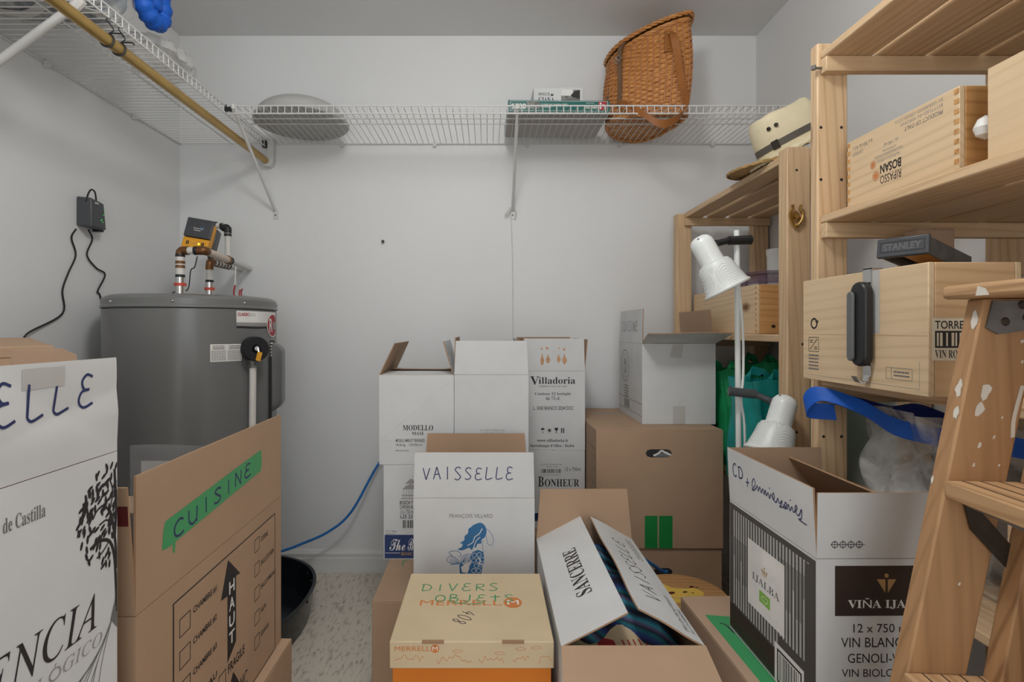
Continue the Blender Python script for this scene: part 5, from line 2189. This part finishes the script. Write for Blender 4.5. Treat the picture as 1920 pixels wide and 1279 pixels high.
# ------------------------------------------------------------------ hats
def hat(name, label, loc, rot, crown, brim, hgt, crm, brm, curl=.0, band=None):
    root = thing(name, label, 'hat', loc, rot)
    b = MB()
    n = 64
    prof = [(1.0, 0), (.985, .25), (.95, .55), (.90, .80), (.83, .94), (.70, 1.0), (.45, .97), (.2, .94), (0, .93)]
    vs, fs = [], []
    for (f_, h_) in prof:
        for q in range(n):
            a = 2 * PI * q / n
            dent = -.030 * math.exp(-((math.sin(a)) / .35) ** 2) * (1 if h_ > .9 and f_ < .75 else 0)
            pinch = 1 - .10 * (h_ ** 2) * abs(math.sin(a)) ** 4
            vs.append((crown[0] * f_ * math.cos(a), crown[1] * f_ * pinch * math.sin(a), hgt * h_ + dent + .012 * h_ * math.cos(a) ** 2))
    for j in range(len(prof) - 1):
        for q in range(n):
            l_ = (q + 1) % n
            fs.append((j * n + q, j * n + l_, (j + 1) * n + l_, (j + 1) * n + q))
    b.add(vs, fs)
    cb = b.build('crown', M[crm], root, ang=60)
    b = MB()

    def bf(u, v):
        a = 2 * PI * u
        rx = crown[0] * .995 + (brim[0] - crown[0]) * v
        ry = crown[1] * .995 + (brim[1] - crown[1]) * v
        return Vector((rx * math.cos(a), ry * math.sin(a), curl * v ** 2 * (.55 + .45 * abs(math.sin(a)) ** 2) + .0011 * math.sin(v * 60)))
    b.grid(72, 44, bf, 0, .003)
    b.build('brim', M[brm], root, ang=80)
    b = MB()
    P = [bf(q / 72, 1.0) for q in range(72)]
    for ph in range(2):
        b.tube([p + Vector((0, 0, .003 * math.sin(q * 1.6 + ph * PI))) for q, p in enumerate(P)], .003, 6, closed=True)
    b.build('brim_edge', M[brm], root)
    if band:
        b = MB()
        P1 = [(crown[0] * 1.004 * math.cos(2 * PI * q / n), crown[1] * 1.004 * math.sin(2 * PI * q / n)) for q in range(n)]
        vs = [(p[0], p[1], .016) for p in P1] + [(p[0] * .992, p[1] * .992, .036) for p in P1]
        b.add(vs, [(q, (q + 1) % n, n + (q + 1) % n, n + q) for q in range(n)])
        bb = b.build('hat_band', M[band], root)
        b = MB()
        a = R(212)
        b.box(-.010, .010, -.002, .003, .013, .039, 0, Matrix.Translation((crown[0] * math.cos(a), crown[1] * math.sin(a), 0)) @ Matrix.Rotation(a + PI / 2, 4, 'Z'))
        b.build('band_buckle', M['dark_steel'], root)
        for da in (213, 226):
            a = R(da)
            b = MB()
            d = Vector((math.cos(a), math.sin(a), .1))
            b.lathe([(.006, 0), (.006, .002), (.003, .003), (.003, .0005), (0, .0005)], 14, 0, align(d, (crown[0] * .965 * math.cos(a), crown[1] * .955 * math.sin(a), .078)))
            b.build('eyelet', M['dark_steel'], root)
    return root


hat('straw_hat', 'woven tan straw hat with upturned brim lying under the cream hat', (.975, 1.735, 1.618), (R(1), R(-5), R(20)), (.085, .095), (.186, .182), .045, 'straw_d', 'straw_d', .012)
hat('cowboy_hat', 'cream cowboy hat with dark band tilted on top of the tan hat', (.952, 1.672, 1.672), (R(-3), R(-27), R(8)), (.108, .092), (.138, .125), .115, 'straw', 'straw', -.012, 'hat_band')

# ------------------------------------------------------------------ bags in the corner unit
def tote(name, label, loc, size, m, rz, handle=True, sag=.01):
    root = thing(name, label, 'bag', loc, (0, 0, R(rz)))
    w_, d_, h_ = size
    b = MB()
    n = 40

    def f(u, v):
        a = 2 * PI * u
        e = 4.0
        c_, s_ = math.cos(a), math.sin(a)
        x = math.copysign(abs(c_) ** (2 / e), c_) * w_ / 2
        y = math.copysign(abs(s_) ** (2 / e), s_) * d_ / 2 * (1 - .35 * v)
        k_ = sag * math.sin(5 * a + 6 * v) * (.3 + v) + sag * .7 * math.sin(11 * a - 4 * v)
        return Vector((x * (1 + k_ / w_ * 1.2), y + k_ * .8, h_ * v + sag * .6 * math.sin(3 * a) * v))
    b.grid(n, 14, lambda u, v: f(1 - u, v), 0, .002)
    P = [f(q / n, 0) for q in range(n)]
    b.add(P, [list(range(n))])
    b.build('bag_body', M[m], root, ang=70)
    if handle:
        for sg in (-1, 1):
            b = MB()
            y = sg * d_ * .28
            ribbon(b, [(-w_ * .22, y, h_ * .86), (-w_ * .2, y, h_ * 1.0), (-w_ * .1, y + .01, h_ * 1.06), (w_ * .05, y + .012, h_ * 1.05), (w_ * .16, y, h_ * 1.0), (w_ * .2, y, h_ * .86)],
                   [(0, 1, 0)] * 6 if False else [(1, 0, 0), (1, 0, .3), (.3, 0, 1), (-.2, 0, 1), (1, 0, -.4), (1, 0, 0)], .03, .002)
            b.build('bag_handle', M[m], root)
    return root


g1 = tote('shopping_bag', 'green reusable shopping bag beside the white open carton on the corner unit', (.920, 2.09, .601), (.12, .26, .345), 'green_fab', 3)
i = Ink(lambda a, c_, o_: Vector((-.066 - o_, -.02 - a, c_)))
i.text('bio!', .0, .12, .06, .155, 'ink', 1, .02)
i.done('lettering', g1)
tote('shopping_bag', 'teal reusable shopping bag behind the lower lamp head', (.915, 1.745, .601), (.20, .25, .338), 'teal_fab', 0, sag=.008)
g3 = tote('shopping_bag', 'teal bag with a yellow outline motif between the two pine posts', (.925, 1.572, .601), (.10, .08, .36), 'teal_fab', 0, handle=False, sag=.004)
i = Ink(lambda a, c_, o_: Vector((-.052 + a, -.046 - o_, c_)))
M['yel_print'] = mat('yellow_print', (214, 206, 60), 0.6)
i.ring(.060, .13, .014, .004, 'yel_print', 1, 18)
i.line([(.055, .115), (.055, .075), (.069, .075), (.066, .115)], .004, 'yel_print', 1, False)
i.done('lettering', g3)
tote('shopping_bag', 'dark green bag at the back of the corner unit behind the teal bag', (1.06, 2.09, .601), (.12, .26, .37), 'green_fab', 0, sag=.012)

# ------------------------------------------------------------------ clear bag with blue handles
root = thing('zip_bag', 'clear plastic storage bag with blue straps on the low shelf beside the striped wine carton', 'bag', (.945, 1.02, .6445))
b = MB()


def zb(u, v):
    a = 2 * PI * u
    c_, s_ = math.cos(a), math.sin(a)
    x = math.copysign(abs(c_) ** .5, c_) * .165
    y = math.copysign(abs(s_) ** .5, s_) * .135
    k_ = .016 * math.sin(4 * a + 7 * v) + .012 * math.sin(9 * a - 5 * v) + .006 * math.sin(17 * a + 11 * v)
    top = .28 + .02 * c_ * -1
    sh = (1 - .22 * v) if v > .0 else 1
    return Vector((x * sh + k_ * c_ - .02 * v ** 2, y * sh + k_ * s_ + .02 * v ** 2, top * v))


b.grid(96, 40, lambda u, v: zb(1 - u, v), 0)
b.build('film', M['film'], root, ang=80)
b = MB()
b.grid(24, 16, lambda u, v: Vector((.13 * math.copysign(abs(math.cos(2 * PI * u)) ** .6, math.cos(2 * PI * u)) * math.sin(PI * (.04 + .92 * v)) ** .5,
                                    -.10 * math.copysign(abs(math.sin(2 * PI * u)) ** .6, math.sin(2 * PI * u)) * math.sin(PI * (.04 + .92 * v)) ** .5,
                                    .012 + .19 * v + .012 * math.sin(9 * u * 2 * PI) * math.sin(PI * v))), 0)
b.build('contents', M['grey_box'], root, ang=80)


def zl(x, y, z):
    return Vector((x, y, z)) - Vector((.945, 1.02, .6445))


b = MB()
ribbon(b, [zl(.735, 1.135, .925), zl(.682, 1.15, .930), zl(.690, 1.12, .966), zl(.745, 1.07, .945), zl(.775, 1.02, .915), zl(.82, .97, .905), zl(.86, .92, .905), zl(.90, .88, .90)],
       [(0, .3, 1), (0, .3, 1), (0, .6, .8), (.2, .5, .8), (.2, .3, .9), (0, .2, 1), (0, .2, 1), (0, .2, 1)], .034, .003)
b.build('strap', M['blue_fab'], root)
b = MB()
ribbon(b, [zl(.745, 1.16, .952), zl(.80, 1.14, .940), zl(.85, 1.13, .924), zl(.90, 1.12, .930), zl(.95, 1.10, .91)],
       [(0, .5, .8), (0, .6, .8), (0, .3, 1), (0, .4, 1), (0, .3, 1)], .030, .003)
b.build('strap', M['navy_fab'], root)

# bedding bag up on the side shelf
root = thing('bedding_bag', 'clear zipped bag of grey bedding with a padded blue strap above the gold rod', 'bag', (-1.20, 1.28, ZS + .003))
b = MB()


def bed(k):
    def f(u, v):
        a, t_ = 2 * PI * u, PI * (v - .5)
        sx, sy = math.cos(a), math.sin(a)
        ct = math.cos(t_)
        px = math.copysign(abs(sx) ** .5, sx) * abs(ct) ** .35
        py = math.copysign(abs(sy) ** .5, sy) * abs(ct) ** .35
        pz = math.copysign(abs(math.sin(t_)) ** .6, math.sin(t_))
        wv = .008 * math.sin(5 * a + 9 * v) + .006 * math.sin(13 * a - 7 * v)
        return Vector((px * (.175 * k) + wv * px * 2, py * (.335 * k) + wv * py, .135 + pz * .13 * k + .012 * math.sin(7 * px + 9 * py) * (1 if pz > 0 else .2)))
    return f


b.grid(72, 30, bed(1.0), 0)
b.build('film', M['film'], root, ang=80)
b = MB()
b.grid(64, 26, bed(.93), 0)
b.build('bedding', M['bed_fab'], root, ang=80)
b = MB()
P = cr([(.150, .30, .29), (.165, .290, .20), (.172, .300, .14), (.178, .325, .102), (.180, .36, .092), (.180, .392, .115), (.176, .402, .17), (.168, .385, .23), (.160, .365, .29)], 6)
b.tube(P, [.027 + .003 * math.sin(q * 1.7) for q in range(len(P))], 12)
b.tube(cr([(.176, .345, .30), (.182, .338, .22), (.186, .345, .16), (.182, .36, .14), (.178, .362, .20), (.172, .36, .28)], 6), .020, 10)
b.build('padded_strap', M['blue_fab'], root, ang=80)
for (ya, wd) in ((-.20, .04), (.0, .035), (.14, .03)):
    b = MB()
    ribbon(b, [(-.16, ya, .006), (-.05, ya + .03, .003), (.06, ya - .02, .003), (.16, ya + .04, .006)], [(0, 1, 0)] * 4, wd, .002)
    b.build('white_strap', M['tape_w'], root)
root = thing('plastic_bag', 'small crumpled clear plastic bag behind the padded blue strap on the wire shelf', 'bag', (-1.10, 1.78, ZS + .008))
b = MB()
b.grid(40, 20, lambda u, v: Vector(((.10 + .012 * math.sin(9 * u * 2 * PI)) * math.cos(2 * PI * u) * math.sin(PI * v) ** .5, (.14 + .01 * math.sin(7 * u * 2 * PI + 3 * v)) * math.sin(2 * PI * u) * math.sin(PI * v) ** .5, .002 + .085 * v + .01 * math.sin(12 * v + 5 * u))), 0)
b.build('film', M['film'], root, ang=80)

# ------------------------------------------------------------------ floor lamp with two heads
LB = Vector((.735, 1.505, 0))
root = thing('floor_lamp', 'white floor lamp with two perforated spot heads beside the pine shelf', 'lamp', LB)


def ll(x, y, z):
    return Vector((x, y, z)) - LB


b = MB()
b.lathe([(0, 0), (.10, 0), (.10, .006), (.02, .016), (.012, .03)], 40, 0, Matrix.Translation((0, .06, 0)))
b.build('base', M['lamp_white'], root)
pt, pb = Vector((.696, 1.50, 1.378)), Vector((.738, 1.565, .01))


def pole(z):
    f_ = (pt.z - z) / (pt.z - pb.z)
    return pt.lerp(pb, f_)


b = MB()
b.tube([pole(q) - LB for q in (1.378, 1.24, .9, .5, .012)], .0078, 14)
b.build('pole', M['lamp_white'], root)
b = MB()
b.tube(cr([pole(1.24) - LB + Vector((.0, -.008, 0)), pole(1.1) - LB + Vector((.012, -.006, 0)), pole(.97) - LB + Vector((.012, -.006, 0)), pole(.9) - LB + Vector((.004, -.010, 0)), pole(.8) - LB + Vector((.018, 0, 0)), pole(.5) - LB + Vector((.014, 0, 0)), pole(.05) - LB + Vector((.01, .0, 0))]), .0035, 7)
b.build('power_cord', M['lamp_white'], root)


def head(cap, d, clampz, ca, cb_, cm):
    cap, d = Vector(cap), Vector(d).normalized()
    X = align(d, cap - LB)
    h = MB()
    h.lathe([(0, 0), (.014, .001), (.024, .006), (.0305, .017), (.0315, .028), (.0315, .088)], 36, 0, X)
    o = h.build('head_cap', M['lamp_white'], root)
    s = MB()
    s.lathe([(.0305, .080), (.040, .084), (.046, .095), (.049, .115), (.053, .135), (.058, .155), (.0605, .160), (.0605, .165), (.0565, .163), (.051, .137), (.046, .1), (.038, .088), (.030, .084)], 44, 0, X)
    sh = s.build('lamp_shade', M['shade'], root)
    r_ = MB()
    r_.lathe([(.0575, .158), (.062, .158), (.0635, .162), (.062, .166), (.057, .165)], 44, 0, X)
    r_.build('shade_rim', M['lamp_white'], root)
    bu = MB()
    bu.lathe([(0, .15), (.018, .145), (.027, .13), (.026, .115), (.014, .09), (.014, .06)], 24, 0, X)
    bu.build('bulb', M['white_pl'], root)
    c_ = MB()
    p, q_ = Vector(ca) - LB, Vector(cb_) - LB
    c_.tube([p, q_], .0125, 18)
    c_.tube([p.lerp(q_, .02), p.lerp(q_, .06)], .0138, 18)
    c_.tube([q_, q_.lerp(cap - LB + d * .03, .55)], .009, 12)
    jn = q_.lerp(cap - LB + d * .03, .6)
    c_.tube([jn + Vector((0, -.012, 0)), jn + Vector((0, .012, 0))], .010, 14)
    c_.tube([jn, cap - LB + d * .03], .007, 10)
    c_.build('swivel_clamp', M[cm], root)
    vh = MB()
    for k_ in range(3):
        a = 2.1 * k_ + .4
        vh.lathe([(.0028, 0), (.002, .0006), (0, .0007)], 8, 0, X @ align(Vector((math.cos(a), math.sin(a), -1.2)), (.026 * math.cos(a), .026 * math.sin(a), .0085)))
    vh.build('vent_holes', M['ink'], root)


# perforated enamel
t = NT('perforated_enamel')
t.b.inputs['Base Color'].default_value = lin((230, 234, 232))
t.b.inputs['Roughness'].default_value = 0.35
v = t.coord((1, 1, 1), False)
vo = t.n('ShaderNodeTexVoronoi')
vo.inputs['Scale'].default_value = 400
vo.inputs['Randomness'].default_value = 0.0
t.l(v, vo.inputs['Vector'])
t.l(t.ramp(vo.outputs['Distance'], [(0.30, lin((150, 154, 152))), (0.42, lin((232, 236, 234)))]), t.b.inputs['Base Color'])
M['shade'] = t.m
head((.578, 1.475, 1.355), (.42, -.14, -.86), 0, (.733, 1.495, 1.350), (.668, 1.488, 1.347), 'black')
head((.792, 1.42, .924), (-.36, -.16, -.86), 0, (.672, 1.497, .928), (.742, 1.487, .920), 'charcoal')

# ------------------------------------------------------------------ stepladder
LO = Vector((.52, .68, 0))
root = thing('stepladder', 'old wooden stepladder splashed with white paint in front of the tall shelving', 'ladder', (LO.x, LO.y, 0), (0, 0, R(-4)))
sl = .194


def fx(z):
    return -.118 + sl * z        # front edge of the climbing side


LW = .33
for (y0, y1) in ((0, .026), (-LW - .026, -LW)):
    b = MB()
    bt = [(fx(0), y0, 0), (fx(0) + .072, y0, 0), (fx(0) + .072, y1, 0), (fx(0), y1, 0)]
    zt_ = 1.139
    tp_ = [(fx(zt_), y0, zt_), (fx(zt_) + .072, y0, zt_), (fx(zt_) + .072, y1, zt_), (fx(zt_), y1, zt_)]
    b.prism(bt, tp_)
    b.build('stile', M['old_z'], root, bevel=.0025)
for z in (.910, .666, .422, .178):
    b = MB()
    x = fx(z) - .002
    b.prism([(x, -LW + .0005, z - .022), (x + .105, -LW + .0005, z - .022), (x + .105, -.0005, z - .022), (x, -.0005, z - .022)],
            [(x - .003, -LW + .0005, z), (x + .105, -LW + .0005, z), (x + .105, -.0005, z), (x - .003, -.0005, z)])
    g_ = b.build('tread', M['old_y'], root, bevel=.002)
    b = MB()
    for q in range(4):
        b.box(x + .018 + q * .022, x + .0195 + q * .022, -LW + .002, -.002, z - .0005, z + .0004)
    b.build('tread_grooves', M['dark_steel'], root)
b = MB()
zc = 1.1395
x = fx(zc)
b.box(x - .022, x + .135, -LW - .045, .040, zc, zc + .018)
b.build('top_board', M['old_y'], root, bevel=.005)
b = MB()
for (xx, yy) in ((x + .02, .015), (x + .05, -.02), (x + .02, -.12), (x + .06, -.2)):
    b.lathe([(.007, 0), (.006, .002), (0, .003)], 10, 0, Matrix.Translation((xx, yy, zc + .018)))
b.build('screw', M['dark_steel'], root)


def rx(z):
    return fx(z) + .082


for (y0, y1) in ((-.028, -.002), (-LW + .002, -LW + .028)):
    b = MB()
    zb_ = .12
    bt = [(rx(zb_) + .012, y0, zb_), (rx(zb_) + .05, y0, zb_), (rx(zb_) + .05, y1, zb_), (rx(zb_) + .012, y1, zb_)]
    tp_ = [(rx(1.12), y0, 1.12), (rx(1.12) + .036, y0, 1.12), (rx(1.12) + .036, y1, 1.12), (rx(1.12), y1, 1.12)]
    b.prism(bt, tp_)
    b.build('rear_leg', M['old_z'], root, bevel=.002)
for z in (1.045, .995, .945):
    b = MB()
    b.box(rx(z) + .010, rx(z) + .030, -LW + .028, -.028, z - .016, z + .016)
    b.build('rear_rung', M['old_y'], root, bevel=.002)
b = MB()
b.prism([(fx(1.13) + .010, -.0032, 1.136), (fx(1.1) + .008, -.0032, 1.102), (fx(1.1) + .022, -.0032, 1.094), (fx(1.1) + .10, -.0032, 1.106), (fx(1.1) + .13, -.0032, 1.136)],
        [(fx(1.13) + .010, -.0005, 1.136), (fx(1.1) + .008, -.0005, 1.102), (fx(1.1) + .022, -.0005, 1.094), (fx(1.1) + .10, -.0005, 1.106), (fx(1.1) + .13, -.0005, 1.136)])
hp = b.build('hinge_plate', M['steel'], root)
for (xx, zz) in ((fx(1.1) + .030, 1.110), (fx(1.1) + .055, 1.115), (fx(1.1) + .05, 1.131)):
    b = MB()
    b.lathe([(.0055, 0), (.004, .002), (0, .0025)], 12, 0, align((0, -1, 0), (xx, -.0033, zz)))
    b.build('rivet_head', M['dark_steel'], root)
b = MB()
z = .884
b.prism([(fx(z) + .022, -.006, z - .001), (fx(z) + .034, -.006, z + .004 - .006), (fx(z) + .085, -.006, z - .062), (fx(z) + .078, -.006, z - .088), (fx(z) + .030, -.006, z - .034)],
        [(fx(z) + .022, -.0032, z - .001), (fx(z) + .034, -.0032, z + .004 - .006), (fx(z) + .085, -.0032, z - .062), (fx(z) + .078, -.0032, z - .088), (fx(z) + .030, -.0032, z - .034)])
b.build('brace_plate', M['dark_steel'], root)
b = MB()
b.tube([(fx(z) + .026, -.004, z - .003), (fx(z) + .010, -LW + .01, z - .006)], .0024, 8)
b.build('tie_rod', M['steel'], root)
# paint splashes
i = Ink(lambda a, c_, o_: Vector((fx(c_) + a, -o_ - .0003, c_)))
rs = random.Random(11)


def splash(i, u, v, s, sy=1.4):
    n = 11
    i.poly([(u + s * rs.uniform(.55, 1.1) * math.cos(2 * PI * q / n), v + s * sy * rs.uniform(.55, 1.1) * math.sin(2 * PI * q / n)) for q in range(n)], 'paint_w', 1)


for (u, v, s) in ((.024, 1.022, .008), (.022, 1.0, .007), (.055, 1.085, .002), (.03, .955, .003), (.06, 1.06, .002), (.045, .965, .002), (.05, .99, .0015), (.028, .93, .002), (.058, .93, .0015), (.04, .78, .0018)):
    splash(i, u, v, s)
i.line([(.066, 1.03), (.064, .99), (.067, .965)], .005, 'paint_w', 1)
i.done('paint_stain', root)
i = Ink(lambda a, c_, o_: Vector((fx(c_) - o_ - .0003, .026 - a, c_)))
for (u, v, s) in ((.018, 1.112, .006), (.016, 1.025, .006), (.020, .995, .005), (.004, .905, .0025)):
    splash(i, u, v, s, 2.2)
i.done('paint_stain', root)
i = Ink(lambda a, c_, o_: Vector((x - .022 - o_, .04 - a, zc + c_)))
i.poly([(.055, .002), (.075, .002), (.07, .010), (.058, .014)], 'paint_w', 1)
i.poly([(.15, .008), (.165, .008), (.165, .016), (.15, .016)], 'paint_w', 1)
i.done('paint_stain', root)
i = Ink(lambda a, c_, o_: Vector((rx(c_) + .006 + a, -.028 - o_ - .0003, c_)))
for (u, v, s) in ((.014, 1.03, .006), (.016, .99, .005), (.012, .96, .006)):
    splash(i, u, v, s, 2)
i.poly([(.004, .85), (.016, .86), (.013, .82), (.016, .80), (.008, .785), (.004, .80)], 'paint_w', 1)
i.done('paint_stain', root)
